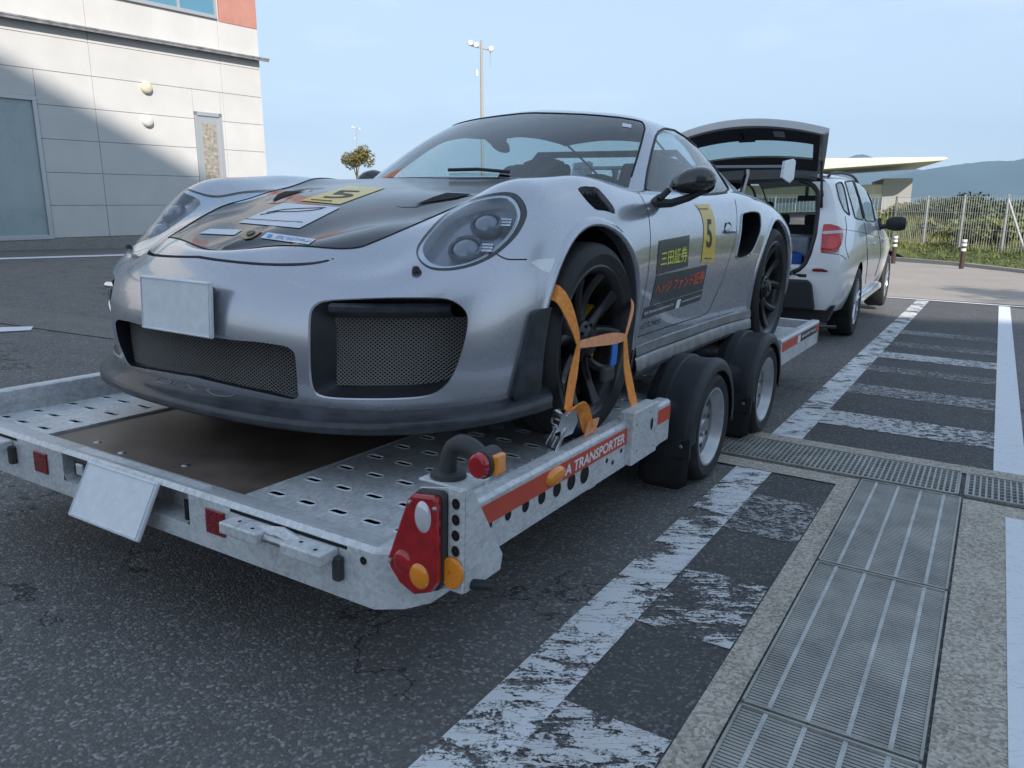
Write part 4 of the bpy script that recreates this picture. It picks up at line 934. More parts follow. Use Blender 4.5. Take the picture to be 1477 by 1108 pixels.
Lc = catmull([(1002,295.2),(1007.5,302),(1011.5,311),(1014,322),(1014.7,335.7),(1014,350),(1012.6,363.8),(1010.9,379)], 4, False); Rc = catmull([(1020.8,294.6),(1025.5,301.5),(1029,311),(1031,322),(1031.6,335),(1031.2,349),(1030.3,363),(1029,378)], 4, False)
d4 = strip(Lc, Rc, 'door_number_decal', M_yel)
text_on([(1018,357.5),(1026.5,357.5),(1025.5,316.5),(1018.5,316.5)], '5', 'decal_lettering', M_blk_txt, d4, bold=.02)
MB().tube([hit(x, y, .004)[0] for x, y in ((1016,372.3),(1020,372.2),(1025,372))], .0045, 4).obj('fine_print', M_gold, d4)
MB().tube([hit(x, y, .004)[0] for x, y in ((1008,301.5),(1014,301.5),(1020,301.6))], .003, 4).obj('fine_print', M_gold, d4)
text_on([(922,475.5),(951,466.5),(953,459),(925,467.5)], 'GT2RS', 'door_script', M_blk_txt, car, shear=.25)
# bonnet stickers
dh = patch([(344,321.8),(432,329.8),(491,300),(408,293.5)], 'bonnet_map_decal', M_white, car, .0022, n=8)
for pts in (((385,308),(412,303.5),(440,302),(470,301)), ((392,306.5),(420,306.8),(450,305),(466,302)), ((376,311),(395,308),(402,305.5))):
    MB().tube([hit(x, y, .004)[0] for x, y in catmull(pts, 4, False)], .0014, 4).obj('circuit_outline', M_blk_txt, dh)
MB().tube([hit(x, y, .004)[0] for x, y in ((354,317),(380,318.5),(410,320.5),(437,322))], .0011, 4).obj('fine_print', M_blk_txt, dh)
dn = patch([(433,290),(490,295.5),(556,271.5),(502,268.5)], 'bonnet_number_decal', M_yel, car, .0022, n=8)
text_on([(464,286.5),(503,287),(523,276.5),(487,275.5)], '5', 'decal_lettering', M_blk_txt, dn, bold=.01)
MB().tube([hit(x, y, .004)[0] for x, y in ((449,289),(464,290.2),(479,291.4))], .0014, 4).obj('fine_print', M_blk_txt, dn)
patch([(287,337.5),(338,339.8),(350,332.3),(303,330.8)], 'bonnet_strip_decal', M_white, car, .0022, n=5)
ds = patch([(375.5,344),(445,353.5),(456,346),(386,336)], 'bonnet_strip_decal', M_white, car, .0022, n=5)
patch([(384.5,343.5),(390.5,344.3),(393.5,340),(388,339.2)], 'decal_emblem', M_blu_txt, ds, .004, n=2)
text_on([(397,345.3),(442,351),(446.5,347),(402,341)], 'EPIC PARTNERS', 'decal_lettering', M_blu_txt, ds, .004)
# shield crest
SH = [(347,343),(352,338.5),(358,333.5),(368,332.3),(377,333),(377,336),(371,340.5),(362,345.3),(354,346.5)]
cH = np.array([362, 339.3]); P = [hit(*p, .004)[0] for p in SH]; MB().add(P+[hit(362, 339.3, .007)[0]], [(i, (i+1) % len(SH), len(SH)) for i in range(len(SH))]).obj('crest', M_gold, car, smooth=True)
P = [hit(*(cH+(np.array(p)-cH)*.45), .0085)[0] for p in SH]; MB().add(P, [tuple(range(len(SH)))]).obj('crest_centre', M_blk_txt, car)
# chalk scrawl on the lip
spo = [o for o in car.children if o.name.startswith('front_splitter')][0]
SPB = BVHTree.FromPolygons([tuple(q.co) for q in spo.data.vertices], [tuple(f.vertices) for f in spo.data.polygons]); M_chalk = mat('chalk', (.34, .36, .40), .8)
for st in (((246,547),(232,545),(225,549),(232,553),(246,553),(248,550),(240,550)), ((247,548),(266,549)), ((257,549),(249,556)), ((264,558),(272,556),(276,561),(283,563)), ((318,556),(308,557),(306,562),(298,562),(310,570),(330,572),(340,569))):
    Q = [hit(*q, .0012, SPB) for q in catmull(st, 4, False)]; Q = [q[0] for q in Q if q]
    if len(Q) > 2: MB().tube(Q, .0012, 4, cap=False).obj('chalk_mark', M_chalk, spo, recalc=False)

# ---------------------------------------------------------------- wheels
def wheel(y0, R, rr, w, xo, sx, cal=True, blue=False):
    """xo = outer face of the tyre; R tyre radius; rr rim radius"""
    xi = xo-w
    prof = [(rr-.012, xo-.012), (rr+.004, xo-.006), (rr+.020, xo-.001), (rr+.5*(R-rr), xo+.006), (R-.022, xo-.004), (R-.010, xo-.014), (R-.003, xo-.028), (R, xo-.055), (R, xi+.055), (R-.012, xi+.014), (rr+.03, xi), (rr-.012, xi+.01)]
    ty = MB().lathe(prof, 72, c=(0, y0, R), axis='x')
    rim = MB().lathe([(rr-.02, xi+.02), (rr-.03, xo-.12), (rr-.034, xo-.05), (rr-.022, xo-.022), (rr-.012, xo-.008), (rr-.002, xo-.004), (rr+.008, xo-.009), (rr+.002, xo-.02)], 72, c=(0, y0, R), axis='x')
    sp = MB()
    for k in range(5):
        for s_ in (-1, 1):
            a0 = 2*math.pi*k/5+.33+s_*.10; a1 = 2*math.pi*k/5+.33+s_*.335
            N = 7; rows = []
            for q in range(N+1):
                t = q/N; r = .052+(rr-.026-.052)*t; a = a0+(a1-a0)*t**1.4; wd = .020+.004*math.cos(t*3)+.010*t**3
                xc = xo-.058+.036*t**1.6 - .012*math.sin(math.pi*t)
                ca, sa = math.cos(a), math.sin(a); c = np.array([xc, y0+r*ca, R+r*sa]); tg = np.array([0, -sa, ca])
                rows.append([c+tg*wd+[-.012, 0, 0], c+tg*wd*.55, c-tg*wd*.15+[.003, 0, 0], c-tg*wd+[-.006, 0, 0], c-tg*wd+[-.034, 0, 0], c+tg*wd+[-.034, 0, 0]])
            sp.add([p for r_ in rows for p in r_], [(i*6+j, i*6+(j+1) % 6, (i+1)*6+(j+1) % 6, (i+1)*6+j) for i in range(N) for j in range(6)])
    hub = MB().lathe([(.001, xo-.012), (.020, xo-.013), (.024, xo-.02), (.045, xo-.022), (.050, xo-.030), (.072, xo-.048), (.078, xo-.075), (.06, xo-.09)], 40, c=(0, y0, R), axis='x')
    for q in range(10):
        a = 2*math.pi*q/10; hub.tube([(xo-.03, y0+.060*math.cos(a), R+.060*math.sin(a)), (xo-.038, y0+.060*math.cos(a), R+.060*math.sin(a))], .006, 6)
    dsc = MB().lathe([(.09, xo-.135), (.195, xo-.135), (.195, xo-.165), (.09, xo-.165)], 48, c=(0, y0, R), axis='x'); 
    clp = MB(); n = 8; vs = []
    for q in range(n+1):
        a = -.55+1.1*q/n
        for r_, xx in ((.135, xo-.105), (.215, xo-.105), (.215, xo-.185), (.135, xo-.185)): vs.append((xx, y0+r_*math.cos(a), R+r_*math.sin(a)))
    clp.add(vs, [(i*4+j, i*4+(j+1) % 4, (i+1)*4+(j+1) % 4, (i+1)*4+j) for i in range(n) for j in range(4)]+[(0, 1, 2, 3), tuple(n*4+j for j in (3, 2, 1, 0))])
    val = MB().tube([(xo-.03, y0+.20*math.cos(.2), R+.2*math.sin(.2)), (xo-.045, y0+.215*math.cos(.2), R+.215*math.sin(.2))], .004, 6)
    for m_ in (ty, rim, sp, hub, dsc, clp):
        if sx < 0: m_.flip_x()
    W = rim.obj('wheel', M_rim, car, smooth=40)
    ty.obj('tyre', M_rubber, W, smooth=40); sp.obj('spokes', M_rim, W, smooth=50, bev=.003); hub.obj('hub', M_rim, W, smooth=35)
    dsc.obj('brake_disc', M_disc, W, smooth=30); clp.obj('brake_caliper', M_yellow, W, smooth=30, bev=.006)
    # tread blocks: short sipes cut as dark slots standing in the tread
    gr = MB()
    for k in range(44):
        a = 2*math.pi*k/44
        for x0_, x1_ in ((xo-.075, xo-.02), (xi+.02, xi+.075)):
            p = []
            for xx, da in ((x0_, 0), (x1_, .05)):
                rr_ = R+.0006 if xx < xo-.03 and xx > xi+.03 else R-.006
                p += [(xx, y0+rr_*math.cos(a+da-.012), R+rr_*math.sin(a+da-.012)), (xx, y0+rr_*math.cos(a+da+.012), R+rr_*math.sin(a+da+.012))]
            gr.add([p[0], p[1], p[3], p[2]], [(0, 1, 2, 3)])
    for xx in (xo-.10, xo-.15, xi+.10):
        if xx > xi+.05:
            gr.lathe([(R+.0006, xx-.005), (R+.0006, xx+.005)], 72, c=(0, y0, R), axis='x')
    if sx < 0: gr.flip_x()
    g_ = gr.obj('tread_grooves', M_dark, W, recalc=False); g_['kind'] = 'stuff'
for sx in (1, -1):
    wheel(0., .347, .268, .265, .925, sx); wheel(2.453, .364, .282, .325, .93, sx)
# ================================================================ the car trailer (frame FT: 0 = deck top)
def galv():
    g = NT('galvanised_steel'); v = g.vor(110, vec=g.coord('Object', (1, .6, 1)), out='Color'); n = g.noise(7, 5, .7); n2 = g.noise(55, 4, .6)
    sp = g.sep(v); f = g.math('ADD', g.math('MULTIPLY', sp[0], .25), g.math('ADD', g.math('MULTIPLY', n, .6), g.math('MULTIPLY', n2, .25)))
    c = g.ramp(f, (.30, (.42, .435, .45)), (.55, (.60, .61, .62)), (.80, (.74, .745, .75)))
    return g.set(Base_Color=c, Metallic=.3, Roughness=g.math('ADD', .38, g.math('MULTIPLY', n, .22)))
M_galv = galv()
M_board = mat('brown_film_board', (.12, .088, .07), .45, noise=(4, .3, 6, (.19, .145, .12)), bump=(300, .1, .0006))
M_red = mat('red_band', (.55, .075, .04), .45, noise=(8, .12, 4))
M_redrefl = mat('red_reflector', (.20, .008, .012), .25, 0, .6, noise=(160, .35, 1))
M_redlens = mat('red_lens', (.36, .008, .012), .16, 0, .8, noise=(30, .25, 2), bump=(140, .12, .001))
M_amber = mat('amber_lens', (.80, .25, .012), .2, 0, .7, bump=(160, .15, .001)); M_clear = mat('ribbed_clear_lens', (.62, .62, .64), .2, .2, .8, bump=(220, .4, .001))
M_mud = mat('fender_plastic', (.021, .023, .028), .5, noise=(9, .3, 5), bump=(260, .1, .0006)); M_flap = mat('mud_flap', (.012, .012, .013), .75)
M_steel = mat('silver_steel_wheel', (.46, .47, .48), .36, .7, noise=(14, .15, 4)); M_zinc = mat('zinc_bolt', (.45, .45, .46), .35, .9)
M_rub2 = mat('grey_rubber', (.045, .045, .048), .6)
trl = thing('car_trailer', 'galvanised tandem axle car trailer with red side band and black fenders', 'trailer', fr=FT)
DZ = 0.0
def slot_plate(x0, x1, y0, y1, cx, cy, ox, oy, name, z=DZ):
    """perforated plate: slots of 50 x 17 mm on a cx by cy raster starting at ox, oy"""
    m = MB(); ni = max(1, int(round((x1-x0)/cx))); nj = max(1, int(round((y1-y0)/cy)))
    xs = [x0]+[ox+cx*(i+.5) for i in range(ni-1) if x0+.02 < ox+cx*(i+.5) < x1-.02]+[x1]; ys = [y0]+[oy+cy*(j+.5) for j in range(-1, nj+1) if y0+.02 < oy+cy*(j+.5) < y1-.02]+[y1]
    for i in range(len(xs)-1):
        for j in range(len(ys)-1):
            a, b, c, d = xs[i], xs[i+1], ys[j], ys[j+1]; mx, my = (a+b)/2, (c+d)/2
            if b-a < .07 or d-c < .05: m.add([(a, c, z), (b, c, z), (b, d, z), (a, d, z)], [(0, 1, 2, 3)]); continue
            def ring(hl, hw, zz):
                o = []
                for k in range(12):
                    an = 2*math.pi*(k+.5)/12; o.append((mx+math.copysign(hl-hw, math.cos(an))+hw*math.cos(an), my+hw*math.sin(an), zz))
                return o
            R1, R2, R3 = ring(.034, .0175, z), ring(.030, .0135, z+.003), ring(.027, .0115, z-.001)
            cor = [(b, d, z), (a, d, z), (a, c, z), (b, c, z)]
            m.add(R1+cor, [(k, (k+1) % 12, 12+((k+1) % 12)//3 if False else 12+(k//3)) for k in range(12)] + [((3*q+3) % 12, 12+(q+1) % 4, 12+q) for q in range(4)])
            m.add(R1+R2, [(k, (k+1) % 12, 12+(k+1) % 12, 12+k) for k in range(12)]); m.add(R2+R3, [(k, (k+1) % 12, 12+(k+1) % 12, 12+k) for k in range(12)])
    return m.obj(name, M_galv, trl)
slot_plate(.39, .86, -1.11, 3.50, .117, .136, .45-.0, -1.035, 'deck_plate')
slot_plate(.86, .955, -1.11, .52, .117, .136, .86, -1.035, 'deck_plate'); slot_plate(.86, .955, 2.34, 3.50, .117, .136, .86, 2.36, 'deck_plate')
slot_plate(-1.01, -.62, -1.11, 3.50, .117, .136, -.96, -1.09, 'deck_plate')
MB().box(-.62, .39, -1.11, 3.50, -.03, -.007).obj('deck_board', M_board, trl)
MB().box(.386, .396, -1.10, 3.5, -.03, .0015).obj('board_edge', M_galv, trl); MB().box(-.626, -.616, -1.10, 3.5, -.03, .0015).obj('board_edge', M_galv, trl)
MB().box(-1.0, .94, -1.08, 3.48, -.075, -.068).obj('under_tray', M_dark, trl)  # dark sheet put under the deck so that its slots read dark
# small studs on the board
for x, y in ((.02, -1.02), (-.42, -1.04), (-.25, -1.06)): MB().lathe([(.001, .004), (.012, .002), (.014, 0)], 12, c=(x, y, -.007), axis='z').obj('board_stud', M_zinc, trl, smooth=True)
# rear beam with recess for the plate
bz0, bz1, by = -.10, .048, -1.24
def beam_piece(x0, x1, z0, z1): return [(x0, by, z0), (x1, by, z0), (x1, by, z1), (x0, by, z1)]
bm = MB()
top = lambda x0, x1: bm.add([(x0, by, bz1-.012), (x1, by, bz1-.012), (x1, by+.012, bz1), (x0, by+.012, bz1), (x1, -1.10, .002), (x0, -1.10, .002)], [(0, 1, 2, 3), (3, 2, 4, 5)])
top(-1.06, .985)
for x0, x1, z0, z1 in ((-1.06, -.27, bz0, bz1-.012), (.335, .985, bz0, bz1-.012), (-.27, .335, bz0, -.052)):
    bm.add(beam_piece(x0, x1, z0, z1), [(0, 1, 2, 3)])
bm.add([(-1.06, by, bz0), (.985, by, bz0), (.985, -1.12, bz0-.012), (-1.04, -1.12, bz0-.012)], [(0, 1, 2, 3)])
RC = [(-.27, bz1-.012), (.335, bz1-.012), (.335, -.04), (.325, -.052), (-.255, -.052), (-.27, -.035)]
bm.add([(x, by, z) for x, z in RC]+[(x, by+.075, z) for x, z in RC], [(i, (i+1) % 6, 6+(i+1) % 6, 6+i) for i in range(6)]+[tuple(range(6, 12))])
bm.add([(.985, by, bz0), (.985, by, bz1-.012), (1.09, -1.165, .03), (1.09, -1.165, -.085), (1.04, -1.20, -.10)], [(0, 1, 2, 3, 4)]); bm.add([(.985, by, bz1-.012), (.985, by+.012, bz1), (.985, -1.09, .05), (1.09, -1.09, .045), (1.09, -1.165, .03)], [(0, 1, 2, 3, 4)]); bm.add([(1.09, -1.165, -.085), (1.09, -1.165, .03), (1.09, -1.05, .03), (1.09, -1.05, -.085)], [(0, 1, 2, 3)]); bm.add([(-1.06, by, bz0), (-1.06, by, bz1-.012), (-1.06, by+.012, bz1), (-1.06, -1.08, .045), (-1.06, -1.08, bz0-.012)], [(4, 3, 2, 1, 0)])
beam = bm.obj('rear_beam', M_galv, trl, recalc=False)
for xc_ in (-.392, .445): MB().box(xc_-.037, xc_+.037, by-.006, by-.0005, -.052, .016).obj('rear_reflector', M_redrefl, trl, bev=.004)
# lamp and holes inside the recess
lp = MB().box(-.235, -.15, by+.01, by+.06, -.035, .03).obj('number_plate_lamp', M_black, trl, bev=.01)
MB().box(-.205, -.17, by+.002, by+.012, -.022, .015).obj('lamp_window', M_clear, lp, bev=.004)
MB().box(.318, .334, by-.002, by+.002, -.040, .018).obj('recess_slot', M_dark, trl)
MB().lathe([(.001, .0), (.012, .0)], 14, c=(.275, by+.072, -.008), axis='y').obj('drain_hole', M_dark, trl)
MB().lathe([(.001, .0), (.006, .0)], 14, c=(.305, by+.072, .006), axis='y').obj('drain_hole', M_dark, trl)
pc = [in_frame(148,659,1,-1.245), in_frame(243,689,1,-1.245), in_frame(222,762,1,-1.33), in_frame(124,731,1,-1.33)]
pt0, pt1 = np.array([-.11, -1.25, .046]), np.array([.22, -1.25, .046]); dn = np.array([.0, -.075, -.147])
tp = MB().add([pt0, pt1, pt1+dn, pt0+dn]+[p+np.array([0, .012, -.006]) for p in (pt0, pt1, pt1+dn, pt0+dn)], [(0, 1, 2, 3), (7, 6, 5, 4), (0, 4, 5, 1), (1, 5, 6, 2), (2, 6, 7, 3), (3, 7, 4, 0)])
np2 = tp.obj('number_plate', M_plate, trl, bev=.004)
e_ = MB().tube([p+np.array([0, -.0015, .001]) for p in (pt0+dn*.035+[.006, 0, 0], pt1+dn*.035-[.006, 0, 0], pt1+dn*.965-[.006, 0, 0], pt0+dn*.965+[.006, 0, 0])], .0022, 6, closed=True); e_.obj('plate_rim', M_plate, np2)
# ramp handles on the beam
def handle(x0, sgn=1):
    for a, b in ((0., .135), (.215, .345)):
        h = MB().box(x0+a, x0+b, by-.062, by, -.004, .026); h.obj('ramp_latch', M_galv, trl, bev=.004)
        for t in (.3, .75): MB().lathe([(.001, .0005), (.005, .0005)], 10, c=(x0+a+(b-a)*t, by-.03-.012*(t > .5), .0262), axis='z').obj('rivet_hole', M_dark, trl)
    MB().tube([(x0+.13+.012*k, by-.036, .009) for k in range(9)], [.011 if k % 2 else .0095 for k in range(9)], 10).obj('latch_spring', M_zinc, trl, smooth=40)
    MB().tube([(x0+.10, by-.02, .012), (x0+.17, by-.015, .022), (x0+.24, by-.02, .012)], .016, 8).obj('latch_bar', M_galv, trl, smooth=40)
    MB().box(x0+.338, x0+.362, by-.02, by-.0, -.052, .008).obj('latch_keeper', M_rub2, trl, bev=.005)
    MB().box(x0-.03, x0+.37, by-.0015, by+.0005, .026, .034).obj('latch_shadow_gap', M_dark, trl)
handle(.535); handle(-.90)
MB().lathe([(.001, 0), (.010, 0)], 14, c=(.955, by-.0012, .012), axis='y').obj('bolt_hole', M_dark, trl)
# side rails
def rail(sx, xo, y0, y1, z_top=.062, name='side_rail'):
    pr = [(xo-.085, -.004), (xo-.075, .040), (xo-.060, z_top-.004), (xo-.05, z_top), (xo-.010, z_top), (xo, z_top-.010), (xo, -.105), (xo-.035, -.112), (xo-.035, -.10), (xo-.006, -.094), (xo-.006, 0.0), (xo-.05, -.004)]
    if sx < 0: pr = [(-x, z) for x, z in pr]
    return MB().prism(pr, y0, y1, 'y').obj(name, M_galv, trl, bev=.003)
rail(1, 1.03, -1.09, .10); rail(1, 1.03, .24, .50); rail(1, 1.03, 2.40, 3.56)
rail(-1, 1.075, -1.09, 3.56, .085)
MB().box(1.0, 1.056, .06, .30, -.10, .098).obj('rail_post', M_galv, trl, bev=.004)
for z, y in ((.072, .21), (.01, .24), (-.05, .10), (.05, .09), (-.07, .26)): MB().lathe([(.001, 0), (.004, 0)], 10, c=(1.0575, y, z), axis='x').obj('rivet_hole', M_dark, trl)
h_ = MB().lathe([(.001, 0), (.016, 0)], 20, c=(0, 0, 0), axis='x'); h_.v = [(1.058, .235+y*.7, .022+z*1.5) for x, y, z in h_.v]; h_.obj('post_slot', M_dark, trl)
MB().box(.99, 1.025, -.30, .06, -.10, -.09).obj('rail_gusset', M_galv, trl)
def band(y0, y1, x=1.0325, z0=-.018, z1=.040): return MB().box(x-.002, x, y0, y1, z0, z1).obj('red_band', M_red, trl)
b1 = band(-1.06, .058); band(.302, .497); b3 = band(2.42, 3.545)
lettering('A TRANSPORTER', 'band_lettering', lambda u, v: (1.0332, -.415+u*.455, -.008+v*.036), M_wht_txt, b1, bold=.028, shear=.12)
lettering('BRIAN JAMES TRAILERS', 'band_lettering', lambda u, v: (1.0332, 2.96+u*.46, -.002+v*.026), M_wht_txt, b3, bold=.02)
MB().box(1.0325, 1.0338, 2.94, 3.44, -.016, .038).obj('band_label', mat('label_black', (.015, .015, .016), .4), b3)
for o in [c for c in b3.children if c.name.startswith('band_lettering')]: o.location.x = .0012
MB().box(1.0325, 1.0342, 2.84, 2.92, -.014, .034).obj('band_emblem', M_wht_txt, b3)
am = MB().lathe([(.001, .016), (.02, .014), (.03, .008), (.034, 0)], 24, axis='x'); am.v = [(1.0325+x, -.475+y*1.75, .012+z*.85) for x, y, z in am.v]; am.obj('side_marker_lamp', M_amber, trl, smooth=40)
hy = np.linspace(-.93, -.27, 8)
for k, y in enumerate(hy):
    rr = .010+.0205*(k/7); zc = -.020-.022*(k/7)
    MB().lathe([(.0005, 0), (rr, 0)], 24, c=(1.0312, y, zc), axis='x').obj('lightening_hole', M_dark, trl)
for y, z in ((-.10, -.04), (-.05, -.06), (.02, -.035)): MB().lathe([(.0005, 0), (.009, 0)], 14, c=(1.0312, y, z), axis='x').obj('lightening_hole', M_dark, trl)
# front bulkhead
MB().box(-1.07, 1.03, 3.50, 3.56, -.10, .055).obj('front_beam', M_galv, trl, bev=.004)
# chassis, axles, drawbar
for x in (-.72, .72): MB().box(x-.03, x+.03, -1.05, 3.5, -.20, -.076).obj('chassis_rail', M_galv, trl, bev=.004)
for y in (-.9, -.1, .5, 1.4, 2.4, 3.2): MB().box(-.98, .98, y-.025, y+.025, -.15, -.076).obj('cross_member', M_galv, trl)
for sx in (-1, 1): MB().tube([(sx*.62, 3.3, -.15), (sx*.06, 5.0, -.10)], .04, 8).obj('drawbar', M_galv, trl)
MB().box(-.07, .07, 4.8, 5.28, -.14, -.02).obj('coupling_head', M_black, trl, bev=.02)
MB().tube([(.25, 4.75, -.39), (.25, 4.75, .15)], .03, 10).obj('jockey_wheel_stem', M_galv, trl, smooth=40)
MB().tube([(1.0, 3.56, .012), (1.12, 3.70, .004)], .012, 8).obj('winch_bracket', M_black, trl)
# running gear
HZ, HR, XO = -.142, .250, 1.085
for sx in (1, -1):
    for y0 in (.925, 1.87):
        ox = sx
        R0, rr = HR, .176
        ty = MB().lathe([(rr-.004, XO-.006), (rr+.02, XO+.0), (rr+.045, XO+.004), (R0-.012, XO-.008), (R0-.002, XO-.028), (R0, XO-.06), (R0, XO-.14), (R0-.012, XO-.185), (rr, XO-.19)], 56, c=(0, y0, HZ), axis='x')
        rim = MB().lathe([(rr-.03, XO-.18), (rr-.036, XO-.05), (rr-.022, XO-.03), (rr-.014, XO-.012), (rr-.006, XO-.004), (rr+.006, XO-.004), (rr+.008, XO-.012)], 56, c=(0, y0, HZ), axis='x')
        dish = MB().lathe([(.034, XO-.060), (.045, XO-.068), (.052, XO-.072), (.085, XO-.070), (.095, XO-.058), (.112, XO-.056), (.125, XO-.072), (rr-.034, XO-.085)], 56, c=(0, y0, HZ), axis='x')
        hub = MB().lathe([(.001, XO-.034), (.028, XO-.036), (.034, XO-.045), (.036, XO-.075)], 28, c=(0, y0, HZ), axis='x')
        ho = MB(); bo = MB()
        for k in range(8):
            a = 2*math.pi*k/8+.2; cy_, cz_ = y0+.104*math.cos(a), HZ+.104*math.sin(a)
            ho.lathe([(.0005, XO-.0535), (.012, XO-.0535)], 12, c=(0, cy_, cz_), axis='x')
        for k in range(4):
            a = 2*math.pi*k/4+.5; cy_, cz_ = y0+.062*math.cos(a), HZ+.062*math.sin(a); bo.tube([(XO-.075, cy_, cz_), (XO-.048, cy_, cz_)], .010, 6)
        for m_ in (ty, rim, dish, hub, ho, bo):
            if sx < 0: m_.flip_x(); 
            if sx < 0: m_.move((-.045, 0, 0))
        W = rim.obj('wheel', M_steel, trl, smooth=35); ty.obj('tyre', M_rubber, W, smooth=40); dish.obj('rim_dish', M_steel, W, smooth=40); hub.obj('hub_cap', M_zinc, W, smooth=40)
        ho.obj('rim_holes', M_dark, W, recalc=False)['kind'] = 'stuff'; bo.obj('wheel_bolts', M_zinc, W)['kind'] = 'stuff'
        # fender: arched shell with raised rib and rolled lip
        RF = .292; secs = []
        xs = [(.862, -.030), (.866, .0), (.90, .004), (.905, .012), (.955, .014), (.96, .004), (1.02, .004), (1.062, .010), (1.078, .006), (1.088, -.006), (1.094, -.022), (1.094, -.045), (1.088, -.045), (1.085, -.02)]
        A = np.linspace(-.16, math.pi+.10, 36)
        for a in A:
            flat = 0
            q = []
            for x, dr in xs:
                r = RF+dr
                if x in (.905, .955) and not (.55 < a < 2.75): r -= .010
                cz_ = r*math.sin(a); cy_ = r*1.06*math.cos(a)
                q.append((sx*x-(.045 if sx < 0 else 0), y0+cy_, HZ+.012+max(cz_, -.04)*(1.0)))
            secs.append(q)
        fe = MB().grid(secs).obj('fender', M_mud, trl, smooth=50, solid=.004)
        # lower skirt behind the wheel with two bolts, and the mud flap
        yb = y0-RF*1.06
        sk = MB().box(.866, 1.090, yb-.008, yb+.012, HZ-.075, HZ+.02); fl_ = MB(); P0 = []
        for k in range(7):
            t = k/6; P0.append([(.868+.222*u, yb+.004-.016*math.sin(t*2.2)+.006*math.sin(u*9+t*3), HZ-.05-t*(.165-.03*(abs(u-.5)*2)**4)) for u in np.linspace(0, 1, 7)])
        fl_.grid(P0)
        for m_ in (sk, fl_):
            if sx < 0: m_.flip_x(); m_.move((-.045, 0, 0))
        sk.obj('fender_skirt', M_mud, fe, bev=.004); fl_.obj('mud_flap', M_flap, fe, smooth=True, solid=.004)
        for xb in (.90, 1.05): MB().lathe([(.001, -.012), (.007, -.011), (.010, -.006)], 12, c=(sx*xb-(.045 if sx < 0 else 0), yb, HZ-.022), axis='y').obj('fender_bolt', M_zinc, fe)
for y0 in (.925, 1.87): MB().tube([(-.95, y0, HZ), (.95, y0, HZ)], .035, 10).obj('axle', M_galv, trl, smooth=True)
# tail lamp board on the corner, marker arm, reflector
yl = -1.192; LS = (.053, 0, .033); before = set(trl.children)
tb = MB().prism([(.965, -.02), (1.022, .165), (1.105, .182), (1.110, -.05), (1.03, -.085), (.985, -.06)], yl+.006, yl+.014, 'y').obj('lamp_bracket', M_galv, trl, bev=.002)
MB().box(1.102, 1.142, yl+.0, yl+.008, -.055, .182).obj('bracket_flange', M_galv, tb, bev=.002)
MB().box(1.015, 1.142, yl+.008, yl+.10, .178, .184).obj('bracket_top', M_galv, tb, bev=.002)
MB().prism([(yl+.008, -.055), (yl+.008, .182), (yl+.03, .182), (yl+.16, -.02), (yl+.15, -.055)], 1.138, 1.143, 'x').obj('bracket_web', M_galv, tb)
for k in range(5):
    h_ = MB().lathe([(.0005, 0), (.0105, 0)], 14, axis='y'); h_.v = [(1.123+x*1.0, yl-.0012, .150-k*.036+z*1.2) for x, y, z in h_.v]; h_.obj('bracket_hole', M_dark, tb)
trp = [(.962, .0), (1.018, .148), (1.032, .163), (1.090, .170), (1.099, .160), (1.100, -.025), (1.085, -.052), (1.035, -.072), (.995, -.055), (.968, -.025)]
hs = MB().prism([(x*1.0+(x-1.04)*.05, z+(z-.05)*.04) for x, z in trp], yl-.016, yl+.004, 'y').obj('tail_lamp', M_rub2, trl, bev=.006)
MB().prism(trp, yl-.036, yl-.016, 'y').obj('triangle_lens', M_redlens, hs, bev=.008, seg=3)
for (x, z, rx, rz, m_, nm) in ((1.062, .118, .022, .036, M_clear, 'reversing_lens'), (1.052, -.022, .027, .030, M_amber, 'indicator_lens'), (1.006, .0, .026, .028, M_redlens, 'brake_lens')):
    l_ = MB().lathe([(.001, -.012), (.6, -.010), (.9, -.005), (1.0, .0)], 28, axis='y'); l_.v = [(x+a*rx, yl-.036+b*.6, z+c*rz) for a, b, c in l_.v]; l_.obj(nm, m_, hs, smooth=40)
for x, z in ((.972, -.005), (1.028, .145), (1.094, .145)): MB().lathe([(.001, -.006), (.004, -.005), (.005, 0)], 10, c=(x, yl-.036, z), axis='y').obj('lens_screw', M_zinc, hs)
rf = MB().lathe([(.001, -.006), (.006, -.006), (.007, -.010), (.030, -.010), (.033, -.006), (.033, 0)], 28, axis='y'); rf.v = [(1.117+x*.9, yl-.002+y, -.008+z*1.1) for x, y, z in rf.v]; rf.obj('amber_reflector', M_amber, trl, smooth=30)
MB().tube([(1.115, yl+.03, -.048), (1.19, yl+.05, -.040)], .012, 12).obj('bracket_knob', M_black, trl, smooth=40)
ab = np.array([1.062, -1.137, .186])
MB().lathe([(.001, .012), (.030, .012), (.040, .008), (.041, 0)], 24, c=tuple(ab), axis='z').obj('marker_base', M_rub2, trl, smooth=40)
arm = MB().tube(catmull([ab, ab+[.0, 0, .03], ab+[.008, .0, .062], ab+[.03, .0, .078], ab+[.06, .0, .076], ab+[.088, 0, .058]], 4, False), [.019]*12+[.021]*9, 14).obj('marker_arm', M_rub2, trl, smooth=True)
e1 = ab+[.100, 0, .050]
hd = MB(); ring = []
hd.tube([e1+[0, .032, 0], e1+[0, -.022, 0]], .028, 20); hd.v = [(x, y, e1[2]+(z-e1[2])*1.15) for x, y, z in hd.v]; hd.obj('marker_lamp', M_rub2, arm, smooth=40, bev=.003)
l_ = MB().tube([e1+[0, -.022, 0], e1+[0, -.040, 0]], [.026, .022], 20); l_.v = [(x, y, e1[2]+(z-e1[2])*1.15) for x, y, z in l_.v]; l_.obj('marker_red_lens', M_redlens, arm, smooth=40, bev=.004)
